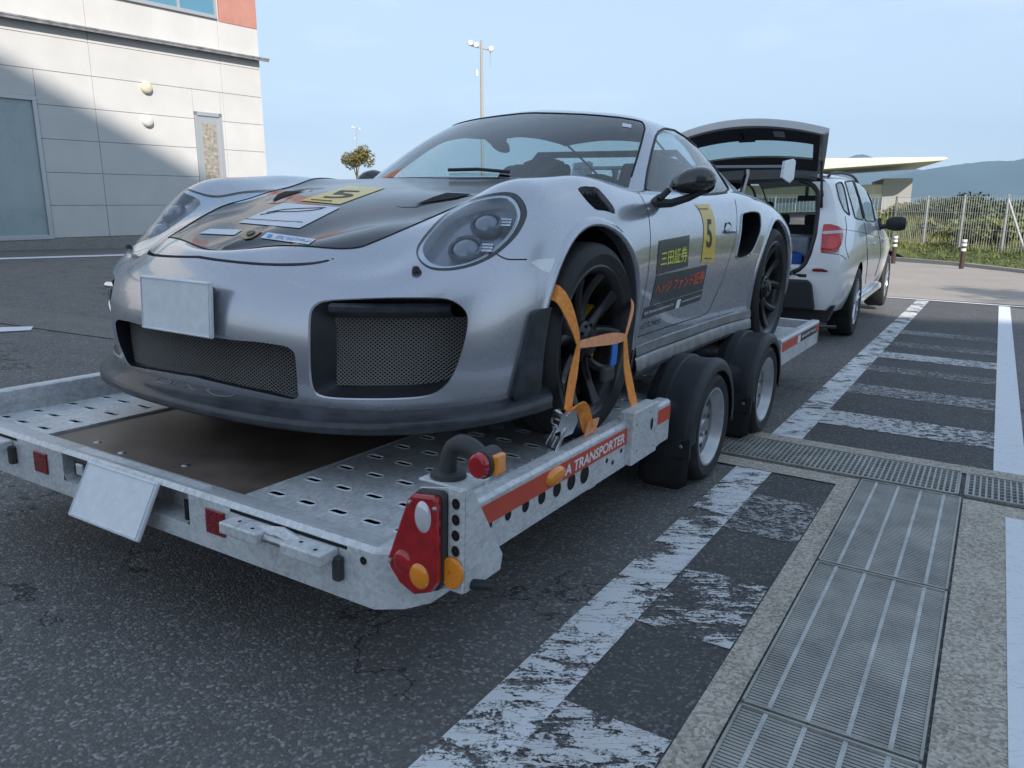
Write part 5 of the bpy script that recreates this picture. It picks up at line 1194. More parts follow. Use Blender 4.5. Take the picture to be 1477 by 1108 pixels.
MB().box(e1[0]+.018, e1[0]+.034, e1[1]-.012, e1[1]+.026, e1[2]-.022, e1[2]+.022).obj('marker_amber_lens', M_amber, arm, bev=.004)

for o in trl.children:
    if o not in before: o.location = LS
# ================================================================ ratchet strap over the front wheel
M_strap = mat('orange_webbing', (.92, .27, .03), .7, noise=(60, .22, 4, (.95, .38, .09)), bump=(500, .3, .001))
M_strap2 = mat('faded_webbing', (.90, .36, .18), .7, noise=(60, .2, 4), bump=(500, .3, .001))
stp = thing('wheel_strap', 'orange ratchet strap tied over the front wheel of the sports car', 'strap', fr=FT)
xw = .955; yc, zc = 0., .347; U = lambda *p: np.array(p, float)
J1, J2 = U(xw+.004, -.212, .372), U(xw+.004, .165, .350)
def tang(P): return [np.cross([1, 0, 0], np.array(P[min(i+1, len(P)-1)])-np.array(P[max(i-1, 0)])) for i in range(len(P))]
def web(P, w_, name, m=M_strap, sides=None, n=4):
    P = catmull(P, n, False); sd = sides or tang(P); return MB().ribbon(P, sd, w_, .0035).obj(name, m, stp, smooth=False)
wrap = [J1, U(xw+.004, -.245, .43), U(.945, -.285, .505), U(.925, -.317, .545), U(.86, -.318, .552), U(.75, -.312, .556)]
Pw = catmull(wrap, 4, False); sdw = [np.array([0., .62, .78]) if i > 11 else np.array([0, .75, .62]) for i in range(len(Pw))]
MB().ribbon(Pw, sdw, [.022+.034*min(1, i/7) for i in range(len(Pw))], .0035).obj('webbing', M_strap, stp)
web([J1, (J1+J2)/2+U(.006, 0, .004), J2], [.024, .028, .032, .036, .040, .042, .040, .032, .022], 'webbing', M_strap2)
wrap2 = [J2, U(xw, .205, .40), U(.94, .262, .455), U(.90, .30, .49), U(.8, .305, .50)]
Pw = catmull(wrap2, 4, False); MB().ribbon(Pw, [np.array([0, .8, -.55])]*len(Pw), [.014+.014*min(1, i/9) for i in range(len(Pw))], .0035).obj('webbing', M_strap2, stp)
web([J2, U(.965, .175, .25), U(.985, .185, .15), U(1.0, .19, .095), U(1.012, .19, .06)], [.026+.032*min(1, i/6) for i in range(17)], 'webbing', M_strap)
RB = U(.985, -.335, .150)
web([J1, U(.962, -.24, .30), U(.972, -.285, .22), RB+U(0, .015, .02)], [.022+.034*min(1, i/5) for i in range(13)], 'webbing', M_strap)
MB().ribbon(catmull([RB+U(0, .01, .02), RB+U(.012, .05, .038), RB+U(.012, .095, .02), RB+U(.012, .125, -.025), RB+U(.016, .14, -.062)], 4, False), [np.array([.45, .45, .35])]*17, .045, .0035).obj('loose_end', M_strap, stp)
MB().ribbon([RB+U(.016, .12, -.06), RB+U(.018, .165, -.055), RB+U(.018, .20, -.058)], [np.array([.2, .1, 1])]*3, .05, .004).obj('loose_end', M_strap2, stp)
# ratchet
ra = MB()
for s_ in (-.026, .026):
    ra.prism([(-.03, .028), (.022, .036), (.03, .0), (.012, -.04), (-.022, -.05), (-.04, -.01)], s_-.0015, s_+.0015, 'x')
ra.tube([(-.03, -.002, .018), (.03, -.002, .018)], .011, 12); ra.tube([(-.03, -.012, -.022), (.03, -.012, -.022)], .007, 10)
ra.box(-.024, .024, -.035, .008, -.012, .004)
hdl = MB().tube([(-.028, -.012, -.02), (-.033, -.035, -.06), (-.036, -.05, -.088), (.036, -.05, -.088), (.033, -.035, -.06), (.028, -.012, -.02)], .0045, 8)
hdl.tube([(-.02, -.02, -.03), (-.022, -.045, -.088)], .004, 8); hdl.tube([(.02, -.02, -.03), (.022, -.045, -.088)], .004, 8)
hk = MB().tube([(0, -.03, -.05), (.0, -.055, -.10), (.0, -.062, -.135), (.0, -.045, -.15)], .005, 8)
Rz = rotz(-.55)
for m_, nm in ((ra, 'ratchet_body'), (hdl, 'ratchet_handle'), (hk, 'strap_hook')):
    m_.v = [tuple(Rz @ np.array(v)+RB) for v in m_.v]; m_.obj(nm, M_chrome, stp, smooth=35)
tg = thing('blue_strap_tag', 'blue webbing tag hanging from the orange wheel strap', 'tag', fr=FT)
MB().ribbon([U(xw+.006, .07, .345), U(xw+.007, .068, .30), U(xw+.008, .06, .262)], [np.array([0, 1, 0])]*3, .044, .005).obj('tag_web', mat('blue_webbing', (.02, .17, .55), .6), tg)
MB().box(xw-.025, xw+.004, .005, .10, .20, .262).obj('tag_sleeve', M_rub2, tg, bev=.015)
# ================================================================ the white tow car with its tailgate up (frame: x right, y forward, rear axle at 0)
XA = -.5375; XR = rotz(XA); XT = np.array([2.7412, 8.5047, 0.0]); XT[2] = float(gz(XT[0]+.6, XT[1]+1.0)); FX = frame(XR, XT)
M_wpaint = mat('white_car_paint', (.82, .82, .83), .22, 0, .8, noise=(2.5, .04, 4)); M_trim = mat('dark_trim', (.025, .026, .028), .5); M_inn = mat('boot_lining', (.035, .036, .04), .9, noise=(30, .3, 3))
M_tail = mat('tail_lamp_red', (.50, .015, .02), .12, 0, .8, noise=(25, .35, 3)); M_tailw = mat('tail_lamp_band', (.62, .50, .50), .12, 0, .8); M_alloy = mat('bright_alloy', (.55, .56, .58), .25, .9); M_greyp = mat('grey_inner_panel', (.30, .305, .31), .5)
M_tint = glass_mat('privacy_glass', (.40, .50, .52), ior=1.6)
suv = thing('tow_suv', 'white SUV with its tailgate raised, coupled to the trailer', 'suv', fr=FX)
SB = [
 [(.78,-.93,.36),(.86,-.95,.46),(.895,-.94,.70),(.875,-.93,.90),(.835,-.89,1.06),(.775,-.76,1.30),(.70,-.63,1.49),(.61,-.56,1.585),(.34,-.53,1.625),(0,-.52,1.635)],
 [(.83,-.80,.33),(.905,-.82,.46),(.935,-.80,.70),(.925,-.78,.90),(.888,-.74,1.06),(.815,-.62,1.30),(.735,-.50,1.50),(.64,-.44,1.60),(.36,-.42,1.642),(0,-.41,1.652)],
 [(.86,-.45,.32),(.925,-.45,.46),(.95,-.44,.70),(.943,-.42,.90),(.907,-.38,1.07),(.835,-.30,1.31),(.755,-.22,1.51),(.655,-.18,1.61),(.37,-.16,1.652),(0,-.15,1.662)],
 [(.87,.05,.32),(.93,.05,.46),(.953,.05,.70),(.948,.05,.90),(.913,.06,1.07),(.845,.08,1.31),(.765,.1,1.515),(.665,.11,1.615),(.37,.12,1.658),(0,.12,1.668)],
 [(.86,.6,.30),(.90,.6,.45),(.93,.6,.70),(.937,.6,.90),(.91,.6,1.06),(.85,.6,1.30),(.775,.6,1.515),(.67,.6,1.615),(.37,.6,1.66),(0,.6,1.67)],
 [(.86,1.2,.30),(.90,1.2,.45),(.93,1.2,.70),(.935,1.2,.90),(.91,1.2,1.05),(.85,1.2,1.29),(.775,1.2,1.50),(.67,1.2,1.60),(.37,1.2,1.65),(0,1.2,1.66)],
 [(.86,1.75,.30),(.90,1.75,.45),(.93,1.75,.70),(.935,1.75,.90),(.91,1.75,1.04),(.85,1.72,1.26),(.775,1.66,1.45),(.67,1.63,1.55),(.37,1.6,1.605),(0,1.6,1.618)],
 [(.86,2.2,.30),(.91,2.2,.45),(.94,2.2,.70),(.94,2.2,.90),(.90,2.2,1.03),(.84,2.16,1.14),(.78,2.05,1.25),(.66,1.98,1.36),(.36,1.93,1.43),(0,1.92,1.45)],
 [(.87,2.75,.32),(.93,2.75,.46),(.955,2.75,.70),(.94,2.75,.88),(.88,2.7,1.0),(.80,2.62,1.06),(.70,2.50,1.10),(.58,2.40,1.14),(.32,2.34,1.17),(0,2.32,1.18)],
 [(.86,3.2,.33),(.92,3.2,.46),(.93,3.2,.68),(.90,3.2,.84),(.82,3.15,.95),(.72,3.05,1.0),(.6,2.95,1.04),(.48,2.85,1.07),(.26,2.8,1.09),(0,2.78,1.10)],
 [(.70,3.6,.36),(.76,3.62,.46),(.77,3.62,.66),(.73,3.58,.80),(.66,3.5,.90),(.58,3.42,.95),(.48,3.35,.98),(.38,3.3,1.0),(.2,3.26,1.02),(0,3.25,1.03)]]
GX = bspl(SB, 10, 10, sym_v1=True); GX[:, -1, 0] = 0
sb = Surf.from_grid(GX)
to_px_x = lambda v: to_px(v, XR, XT)
def pxs(poly, cond, n=0):
    P = catmull(poly, n) if n else np.array(poly, float)
    return lambda v: np.maximum(poly_sd(to_px_x(v), P)*.006, cond(v))
_, sb, _ = sb.cut(lambda v: np.maximum(np.hypot(v[:, 1], v[:, 2]-.36)-.40, .5-v[:, 0])); _, sb, _ = sb.cut(lambda v: np.maximum(np.hypot(v[:, 1]-2.81, v[:, 2]-.36)-.40, .5-v[:, 0]))
rc = lambda v: np.maximum(.95-v[:, 2], .5-v[:, 0])
W1, sb, k1 = sb.cut(pxs([(1205.5,266),(1209,263.8),(1214,263),(1217,270),(1221,288),(1225.5,311),(1217,303.5),(1210,287)], rc)); W2, sb, k2 = sb.cut(pxs([(1218.5,262.3),(1230,261),(1238,284),(1246,318),(1233,314.8),(1229,299)], rc)); W3, sb, k3 = sb.cut(pxs([(1232,261.3),(1240,263.5),(1249,274),(1257,292),(1262.5,320),(1248,318.7),(1241,290)], rc))
WW, sb, k4 = sb.cut(lambda v: np.maximum(poly_sd(v[:, :2], [(-1, 1.70), (.55, 1.72), (.66, 1.80), (.72, 2.20), (.62, 2.32), (-1, 2.22)]), 1.02-v[:, 2]))
sb.both().obj('body', M_wpaint, suv, smooth=True)
for W_ in (W1, W2, W3):
    for mr in (False, True): W_.mb(mr).obj('side_window', M_side, suv, smooth=True, recalc=False)
WW.both().obj('windscreen', M_glass, suv, smooth=True)
for k_ in (k1, k2, k3):
    for sx in (1, -1):
        m_ = MB()
        for p, q in k_: m_.tube([np.array(p), np.array(q)], .009, 4, cap=False)
        (m_ if sx > 0 else m_.flip_x()).obj('window_trim', M_trim, suv, recalc=False)
# rear face round the loading opening
edge = GX[0]                                                          # first section (x, y, z)
zz = np.linspace(edge[0, 2], edge[-8, 2], 46); order = np.argsort(edge[:-6, 2]); ex = np.interp(zz, edge[:-6, 2][order], edge[:-6, 0][order]); ey = np.interp(zz, edge[:-6, 2][order], edge[:-6, 1][order])
def open_x(z):
    if z < .70: return 0.
    return float(np.interp(z, [.70, .72, .78, .88, 1.05, 1.25, 1.45, 1.52, 1.56], [.46, .52, .575, .61, .635, .625, .585, .52, .40]))
for sx in (1, -1):
    rows = []
    for x, y, z in zip(ex, ey, zz):
        if z > 1.56: break
        xo_ = open_x(z); bul = -.03*math.exp(-((z-.60)/.12)**2)
        rows.append([(sx*(x+(xo_-x)*t), y-.012*math.sin(math.pi*t*.6)+bul*t*1.2, z) for t in (0, .12, .3, .5, .75, 1)])
    MB().grid(rows).obj('rear_panel', M_wpaint, suv, smooth=40)
    rim_ = MB(); P = [(sx*open_x(z), float(np.interp(z, zz, ey))-.004+(-.036*math.exp(-((z-.60)/.12)**2)), z) for z in np.linspace(.705, 1.56, 30)]
    rim_.tube(P, .022, 6); rim_.obj('opening_seal', M_trim, suv, smooth=True)
    inn_ = MB().grid([[(p[0]*1., p[1]+d, p[2]) for d in (0, .12, .5, 1.35)] for p in P]).obj('boot_side_lining', M_inn, suv, recalc=False)
MB().tube([(-.47, -.985, .70), (0, -1.0, .695), (.47, -.985, .70)], .022, 6).obj('opening_seal', M_trim, suv)
MB().box(-.60, .60, -.96, .5, .66, .69).obj('boot_floor', M_inn, suv); MB().box(-.62, .62, -.50, 1.6, 1.575, 1.60).obj('headlining', M_greyp, suv)
# lower valance, exhaust side panel, flaps
MB().prism([(-.62, .64), (.62, .64), (.66, .60), (.70, .36), (-.70, .36), (-.66, .60)], -1.005, -.86, 'y').obj('rear_valance', M_trim, suv, bev=.02)
MB().prism([(-.86, .40), (.86, .40), (.80, .24), (-.80, .24)], -.90, -.70, 'y').obj('under_tray', M_trim, suv)
MB().box(-.045, .045, -1.10, -.80, .36, .43).obj('tow_bar', M_trim, suv, bev=.01)
for sx in (1, -1):
    for y0 in (0., 2.81):
        R0, rr, xo = .352, .235, .945
        ty = MB().lathe([(rr, xo-.01), (rr+.05, xo+.003), (R0-.02, xo-.006), (R0, xo-.035), (R0, xo-.2), (R0-.02, xo-.235), (rr, xo-.24)], 48, c=(0, y0, R0), axis='x')
        rm = MB().lathe([(rr-.02, xo-.2), (rr-.03, xo-.05), (rr-.008, xo-.012), (rr+.004, xo-.012)], 48, c=(0, y0, R0), axis='x'); spk = MB()
        for k in range(5):
            for s_ in (-.13, .13):
                a = 2*math.pi*k/5+.3; a2 = a+s_*1.1; c0 = np.array([xo-.03, y0+.05*math.cos(a+s_*2), R0+.05*math.sin(a+s_*2)]); c1 = np.array([xo-.02, y0+(rr-.02)*math.cos(a2), R0+(rr-.02)*math.sin(a2)])
                spk.tube([c0, c1], [.022, .017], 6)
        spk.lathe([(.001, xo-.012), (.05, xo-.014), (.07, xo-.03)], 24, c=(0, y0, R0), axis='x')
        dk = MB().lathe([(.02, xo-.12), (rr-.02, xo-.12)], 32, c=(0, y0, R0), axis='x'); ln = MB(); n = 24
        vs = []
        for k in range(n+1): a = math.pi*(-.1+1.2*k/n); vs += [(.5, y0+.405*math.cos(a), .36+.405*math.sin(a)), (.925, y0+.405*math.cos(a), .36+.405*math.sin(a))]
        ln.add(vs, [(2*k, 2*k+1, 2*k+3, 2*k+2) for k in range(n)]); ln.add([(.5, y0+.405*math.cos(2*math.pi*k/20), .36+.405*math.sin(2*math.pi*k/20)) for k in range(20)], [tuple(range(20))])
        for m_ in (ty, rm, spk, dk, ln):
            if sx < 0: m_.flip_x()
        W = rm.obj('wheel', M_alloy, suv, smooth=40); ty.obj('tyre', M_rubber, W, smooth=40); spk.obj('spokes', M_alloy, W, smooth=40); dk.obj('brake_disc', M_trim, W); ln.obj('wheel_arch_liner', M_dark, suv, recalc=False)
    # mirror, sill trim, roof rail
    mi = MB(); rg = []
    for k, (t, e) in enumerate(((0, .5), (.15, .85), (.4, 1.), (.75, 1.), (.95, .8), (1., .4))):
        rg.append([(sx*(.97+.22*t), 1.72+.075*e*math.cos(2*math.pi*j/14)*.8, 1.105+.085*e*math.sin(2*math.pi*j/14)) for j in range(14)])
    mi.add([p for r_ in rg for p in r_], [(i*14+j, i*14+(j+1) % 14, (i+1)*14+(j+1) % 14, (i+1)*14+j) for i in range(5) for j in range(14)]+[tuple(range(14)), tuple(range(70, 84))])
    mo = mi.obj('door_mirror', M_trim, suv, smooth=50); MB().tube([(sx*.90, 1.70, 1.06), (sx*1.0, 1.72, 1.08)], .03, 8).obj('mirror_arm', M_trim, mo)
    MB().prism([(1.62, 1.03), (1.80, 1.02), (1.74, 1.17)], sx*.895-.02, sx*.895+.02, 'x').obj('mirror_foot', M_trim, mo)
    MB().tube(catmull([(sx*.625, -.42, 1.58), (sx*.635, -.3, 1.625), (sx*.64, .3, 1.648), (sx*.64, 1.0, 1.64), (sx*.635, 1.45, 1.60), (sx*.63, 1.6, 1.555)], 4, False), .014, 8).obj('roof_rail', M_trim, suv, smooth=True)
    MB().box(min(sx*.845, sx*.93), max(sx*.845, sx*.93), .45, 2.35, .27, .36).obj('sill_trim', M_wpaint, suv, bev=.03)
    for y in (1.02, 1.98): MB().tube([(sx*.945, y-.20, .905), (sx*.962, y-.15, .91), (sx*.962, y-.02, .912), (sx*.945, y+.02, .91)], .012, 6).obj('door_handle', M_wpaint, suv, smooth=True)
# lamp clusters, reflector and shut lines laid on the right hand corner
import itertools
def scene_tree(objs):
    v, f = [], []
    for o in objs:
        k = len(v); v += [tuple(q.co) for q in o.data.vertices]; f += [tuple(i+k for i in p.vertices) for p in o.data.polygons]
    return BVHTree.FromPolygons(v, f)
XC = XR.T @ (np.array([0, 0, CAMH])-XT)
BX = scene_tree([o for o in suv.children if o.name.startswith(('body', 'rear_panel'))])
def xhit(px_, py_, off=.0):
    d = XR.T @ ray(px_, py_); d = d/np.linalg.norm(d); h = BX.ray_cast(Vector(XC), Vector(d))
    if h[0] is None: return None
    n = np.array(h[1]); n = n if n @ d < 0 else -n; return np.array(h[0])+n*off
def px_patch(poly, off, name, m, parent, N=18, mirror=True):
    poly = np.array(poly, float); lo, hi = poly.min(0)-1, poly.max(0)+1; G = np.zeros((N+1, N+1, 3)); ok = True
    for i in range(N+1):
        for j in range(N+1):
            h = xhit(lo[0]+(hi[0]-lo[0])*i/N, lo[1]+(hi[1]-lo[1])*j/N, off); G[i, j] = h if h is not None else (0, 50, 0)
    s_ = Surf.from_grid(G); s_ = s_.cut(lambda v: poly_sd(to_px_x(v), poly)*.006)[0]
    s_ = Surf(s_.v, [f for f in s_.f if max(np.linalg.norm(s_.v[f[0]]-s_.v[i]) for i in f) < .12]).trim()
    o = s_.mb().obj(name, m, parent, smooth=True, recalc=False)
    if mirror: s_.mb(True).obj(name, m, parent, smooth=True, recalc=False)
    return o
TL = [(1187.7,323.6),(1197,323),(1209,326),(1216,330.4),(1216.8,341),(1213.4,353.4),(1206.6,364),(1193,364),(1183.6,363.5),(1185.5,336)]
tl = px_patch(TL, .012, 'tail_lamp', M_tail, suv); px_patch([(1186,333.5),(1216,332),(1216.5,336),(1186,338)], .016, 'lamp_band', M_tailw, tl, 10); px_patch([(1194,342),(1211,341),(1209,356),(1193,361)], .0165, 'lamp_core', mat('lamp_bright_red', (.72, .03, .03), .1, 0, .8), tl, 10)
px_patch([(1170.5,389),(1174,387),(1186,387.5),(1195,391),(1194,392.6),(1170.8,391.5)], .006, 'bumper_reflector', M_redrefl, suv, 8)
def xline(P, name='panel_gap', r=.003):
    Q = [xhit(*p, .001) for p in catmull(P, 4, False)]; Q = [q for q in Q if q is not None]
    MB().tube(Q, r, 4, cap=False).obj(name, M_gap, suv, recalc=False)
xline([(1219, 312), (1221, 330), (1219, 352), (1224, 372)]); xline([(1246, 320), (1250, 345), (1251, 380), (1248, 409)]); xline([(1262, 322), (1268, 340), (1270, 368), (1262, 398)])
xline([(1217, 331), (1235, 334), (1256, 338), (1270, 345)], 'crease', .002); xline([(1184, 364), (1196, 365.5), (1212, 368), (1220, 374)])
# tailgate: curved shell hinged on the roof edge
GT_ = thing  # (kept as a part of the car, not a thing of its own)
def gate(u, t, k=0.):
    c = np.array([0, -.50, 1.635]) + np.array([0, -.70, .455])*t + np.array([0, .0, .05*math.sin(math.pi*t)])
    x = u*(.585+.125*t**.8); return np.array([x, c[1]+.14*u*u*t, c[2]-.105*u*u*(.25+.75*t)-k])
def gate_piece(u0, u1, t0, t1, name, m, k, parent, nu=12, nt=8): return MB().grid([[gate(u0+(u1-u0)*i/nu, t0+(t1-t0)*j/nt, k) for j in range(nt+1)] for i in range(nu+1)]).obj(name, m, parent, smooth=True)
tg_ = MB()
gate_o = gate_piece(-1, 1, .74, 1.0, 'tailgate', M_wpaint, 0., suv)
gate_piece(-1, 1, 0., .26, 'spoiler_skin', M_wpaint, 0., gate_o); gate_piece(-1, -.84, .26, .74, 'outer_frame', M_wpaint, 0., gate_o); gate_piece(.84, 1, .26, .74, 'outer_frame', M_wpaint, 0., gate_o); gate_piece(-.84, .84, .26, .74, 'tailgate_glass', M_tint, .004, gate_o)
gate_piece(-.93, .93, .93, .985, 'inner_rim', M_greyp, .058, gate_o); gate_piece(-.90, .90, .64, .93, 'inner_trim', M_inn, .055, gate_o); gate_piece(-.90, -.84, .20, .66, 'inner_frame', M_inn, .055, gate_o); gate_piece(.82, .90, .20, .66, 'inner_frame', M_inn, .055, gate_o); gate_piece(-.90, .90, .14, .33, 'inner_trim', M_inn, .055, gate_o); gate_piece(-.92, .92, 0., .14, 'hinge_panel', M_greyp, .058, gate_o)
for u in (-1, 1):
    MB().grid([[gate(u, t, 0.), gate(u*.985, t, .03), gate(u*.93, t, .058)] for t in np.linspace(0, 1, 12)]).obj('gate_side', M_greyp, gate_o, smooth=True)
MB().grid([[gate(u, 1., 0.), gate(u, .995, .03), gate(u*.95, .985, .058)] for u in np.linspace(-1, 1, 20)]).obj('gate_lip', M_wpaint, gate_o, smooth=True)
def gquad(u0, u1, t0, t1, k, name, m): return MB().add([gate(u0, t0, k), gate(u1, t0, k), gate(u1, t1, k), gate(u0, t1, k)], [(0, 1, 2, 3)]).obj(name, m, gate_o)
gquad(.33, .47, .74, .88, .062, 'warning_label', M_greyp); gquad(-.10, -.075, .72, .84, .066, 'latch', M_chrome); gquad(-.17, .06, .62, .75, .060, 'latch_cover', M_inn)
MB().tube([gate(.95, .30, .03), np.array([.655, -.80, 1.30])], [.011, .013], 8).obj('gas_strut', M_trim, gate_o, smooth=True); MB().tube([gate(-.95, .30, .03), np.array([-.655, -.80, 1.30])], [.011, .013], 8).obj('gas_strut', M_trim, gate_o, smooth=True)
MB().tube(catmull([gate(.5, .02, .06), np.array([.50, -.55, 1.55]), np.array([.60, -.62, 1.50]), np.array([.64, -.70, 1.40])], 4, False), .012, 6).obj('wiring_loom', M_trim, gate_o, smooth=True)
# inside: seats, headrests, mirror, wheel
for x0, x1 in ((-.62, -.02), (.02, .62)):
    MB().prism([(.42, .70), (.62, .70), (.56, 1.10), (.46, 1.12)], x0, x1, 'x').obj('rear_seat', M_inn, suv, bev=.04)
for x in (-.38, 0., .38): MB().box(x-.11, x+.11, .46, .55, 1.10, 1.22).obj('headrest', M_inn, suv, bev=.03)
for x in (-.38, .38): MB().prism([(1.32, .6), (1.45, .6), (1.40, 1.18), (1.30, 1.18)], x-.24, x+.24, 'x').obj('front_seat', M_inn, suv, bev=.05); MB().box(x-.12, x+.12, 1.28, 1.36, 1.18, 1.36).obj('headrest', M_inn, suv, bev=.03)
MB().box(-.11, .11, 1.93, 1.96, 1.37, 1.44).obj('interior_mirror', M_inn, suv, bev=.02); MB().box(-.02, .02, 1.93, 1.95, 1.42, 1.55).obj('mirror_stem', M_inn, suv)
MB().prism([(1.9, .8), (2.3, .8), (2.25, 1.06), (1.95, 1.06)], -.75, .75, 'x').obj('dashboard', M_inn, suv, bev=.04)
# luggage in the boot
M_blue = mat('blue_bag', (.01, .06, .35), .55, noise=(12, .5, 4, (.03, .16, .6)), bump=(18, .8, .03)); M_clearb = mat('translucent_crate', (.20, .23, .28), .35, noise=(9, .3, 4)); M_paper = mat('paper_packs', (.50, .52, .54), .6, noise=(14, .2, 4))
def xthing(mb_, name, label, cat, m, bev=.03, group=None): return tag(mb_.obj(name, m, fr=FX, bev=bev, seg=3, smooth=40), label, cat, group)
bg = MB(); rg = []
for k in range(9):
    t = k/8; e = math.sin(math.pi*min(max(t, .06), .94))**.45; rg.append([(-.12+.62*t, -.66+.15*e*math.cos(2*math.pi*j/12)*(1+.12*math.sin(5*t+j)), .80+.115*e*math.sin(2*math.pi*j/12)*(1+.15*math.cos(3*t+2*j))) for j in range(12)])
bg.add([p for r_ in rg for p in r_], [(i*12+j, i*12+(j+1) % 12, (i+1)*12+(j+1) % 12, (i+1)*12+j) for i in range(8) for j in range(12)]+[tuple(range(12)), tuple(range(96, 108))])
xthing(bg, 'duffel_bag', 'crumpled blue bag in the open boot of the SUV', 'bag', M_blue, 0)
xthing(MB().box(-.10, .52, -.50, .20, .69, 1.02), 'storage_crate', 'dull translucent crate behind the blue bag in the boot', 'crate', M_clearb)
xthing(MB().box(.0, .22, -.40, -.2, 1.02, 1.06), 'paper_bag', 'pale packet lying on the crate in the boot', 'packet', M_paper, .015); 
xthing(MB().box(.40, .52, -.80, -.68, .69, .765), 'white_pouch', 'small white pouch at the boot sill beside the blue bag', 'pouch', M_wpaint, .03)
# ================================================================ background on the right: fence, posts, bank, shrubs, far building, hills
def gpt(x, y, dz=0.): return (x, y, float(gz(x, y))+dz)
M_fence = mat('galvanised_fence', (.45, .46, .46), .45, .6); M_kerb = concrete('kerb_stone', (.20, .19, .17), (.42, .40, .36), 50)
FA, FBp = np.array([13.2, 27.5]), np.array([13.55, 9.0]); FL = np.linalg.norm(FBp-FA); FD = (FBp-FA)/FL; FH = 1.86
FZ = float(gz(13.2, 22))
def fence_run(A, D, L, label, step=2.0):
    root = thing('mesh_fence', label, 'fence', loc=(A[0], A[1], FZ))
    n = int(L/step)
    for k in range(n+1):
        p = D*step*k; MB().tube([(p[0], p[1], -.1), (p[0], p[1], FH+.03)], .034, 8).obj('post', M_fence, root, smooth=40)
        if k < n:
            m = MB(); q = D*step
            for z in (.06, .48, .92, 1.38, FH-.02): m.tube([(p[0], p[1], z), (p[0]+q[0], p[1]+q[1], z)], .006, 4, cap=False)
            for j in range(1, 17):
                t = j/17; m.tube([(p[0]+q[0]*t, p[1]+q[1]*t, .03), (p[0]+q[0]*t, p[1]+q[1]*t, FH)], .0045, 3, cap=False)
            o = m.obj('mesh_panel', M_fence, root, recalc=False); o['kind'] = 'stuff'
    return root
f_ = fence_run(FA, FD, FL, 'galvanised mesh fence with slim vertical wires along the grass bank')
for k in (3,):
    p = FD*2.0*k; MB().tube([(p[0], p[1], FH-.1), (p[0]+.5, p[1]-.5, 0)], .03, 8).obj('brace', M_fence, f_, smooth=40)
fence_run(np.array([13.2, 27.5]), np.array([-.985, .17]), 24, 'galvanised mesh fence across the far end of the car park')
# kerb and verge
def ribbon_ground(name, P, wd, dz0, dz1, m):
    mb = MB(); P = [np.array(p, float) for p in P]
    for a, b in zip(P[:-1], P[1:]):
        d = (b-a)/np.linalg.norm(b-a); n = np.array([d[1], -d[0]])*wd
        q = [a, b, b+n, a+n]; mb.add([gpt(x, y, dz) for dz in (dz0, dz1) for x, y in q], [(4, 5, 6, 7), (0, 1, 5, 4), (1, 2, 6, 5), (2, 3, 7, 6), (3, 0, 4, 7)])
    return mb.obj(name, m)
struct(ribbon_ground('kerb', [(-9, 25.5), (10.6, 23.2), (11.6, 20.5), (12.1, 9)], -.18, -.05, .13, M_kerb))
struct(ribbon_ground('white_line', [(-9, 23.6), (9.7, 21.9), (10.35, 20.2), (11.5, 16.6), (11.9, 12)], .12, .006, .012, M_line2))
M_grass = mat('grass', (.075, .105, .022), .85, noise=(1.6, .35, 6, (.17, .19, .05)), bump=(14, .6, .05)); M_blade = mat('grass_blade', (.10, .14, .03), .7, noise=(.5, .35, 3, (.22, .21, .06)))
def bank_z(x, y):
    d = np.maximum(x-12.0, (y-24.4)*1.0); s_ = .25*smooth(0, .6, d)+1.0*smooth(2.2, 7.5, d)*(.5+.5*smooth(30, 16, y-0*x)) ; return s_
bx, byy = np.linspace(11.9, 60, 60), np.linspace(-4, 60, 70)
P = [[(x, y, float(gz(x, y))+.05+float(smooth(0, .25, x-11.95))*.05+float(bank_z(x, y))-float(4*smooth(30, 60, x))) for y in byy] for x in bx]
bank = struct(MB().grid(P).obj('grass_bank', M_grass, smooth=True, recalc=False))
P = [[(x, y, float(gz(x, y))+.08+float(.5*smooth(26, 31, y))-float(5*smooth(45, 80, y))) for y in np.linspace(25.6, 80, 40)] for x in np.linspace(-40, 11.95, 40)]
struct(MB().grid(P).obj('far_verge', M_grass, smooth=True, recalc=False))
r2 = random.Random(3); gb = MB()
for _ in range(15000):
    y = r2.uniform(9, 36); x = 12.0+abs(r2.gauss(0, 4.5))
    if x > 26: continue
    z = float(gz(x, y))+.09+float(bank_z(x, y)); h = r2.uniform(.08, .26)*(1.6 if x > 13.5 else .55); a = r2.uniform(0, 6.28); wv = .025; dx, dy = math.cos(a)*wv, math.sin(a)*wv; lx, ly = r2.uniform(-.1, .1), r2.uniform(-.1, .1)
    gb.add([(x-dx, y-dy, z), (x+dx, y+dy, z), (x+lx, y+ly, z+h)], [(0, 1, 2)])
tag(gb.obj('bank_grass', M_blade, recalc=False), 'rough sunlit grass growing on the bank behind the fence', 'grass', kind='stuff')
def leaf_mat(name, a, b):
    g = NT(name); n = g.noise(2.2, 4, .6); n2 = g.noise(14, 2, .5); c = g.ramp(g.math('ADD', g.math('MULTIPLY', n, .6), g.math('MULTIPLY', n2, .4)), (.32, a), (.68, b)); return g.set(Base_Color=c, Roughness=.6)
M_leafd = leaf_mat('dark_leaves', (.018, .034, .010), (.065, .085, .025)); M_leafl = leaf_mat('light_leaves', (.05, .075, .015), (.16, .17, .045)); M_leafy = leaf_mat('yellowish_leaves', (.09, .08, .02), (.20, .17, .05)); M_bark = mat('bark', (.10, .075, .05), .9, noise=(20, .4, 4))
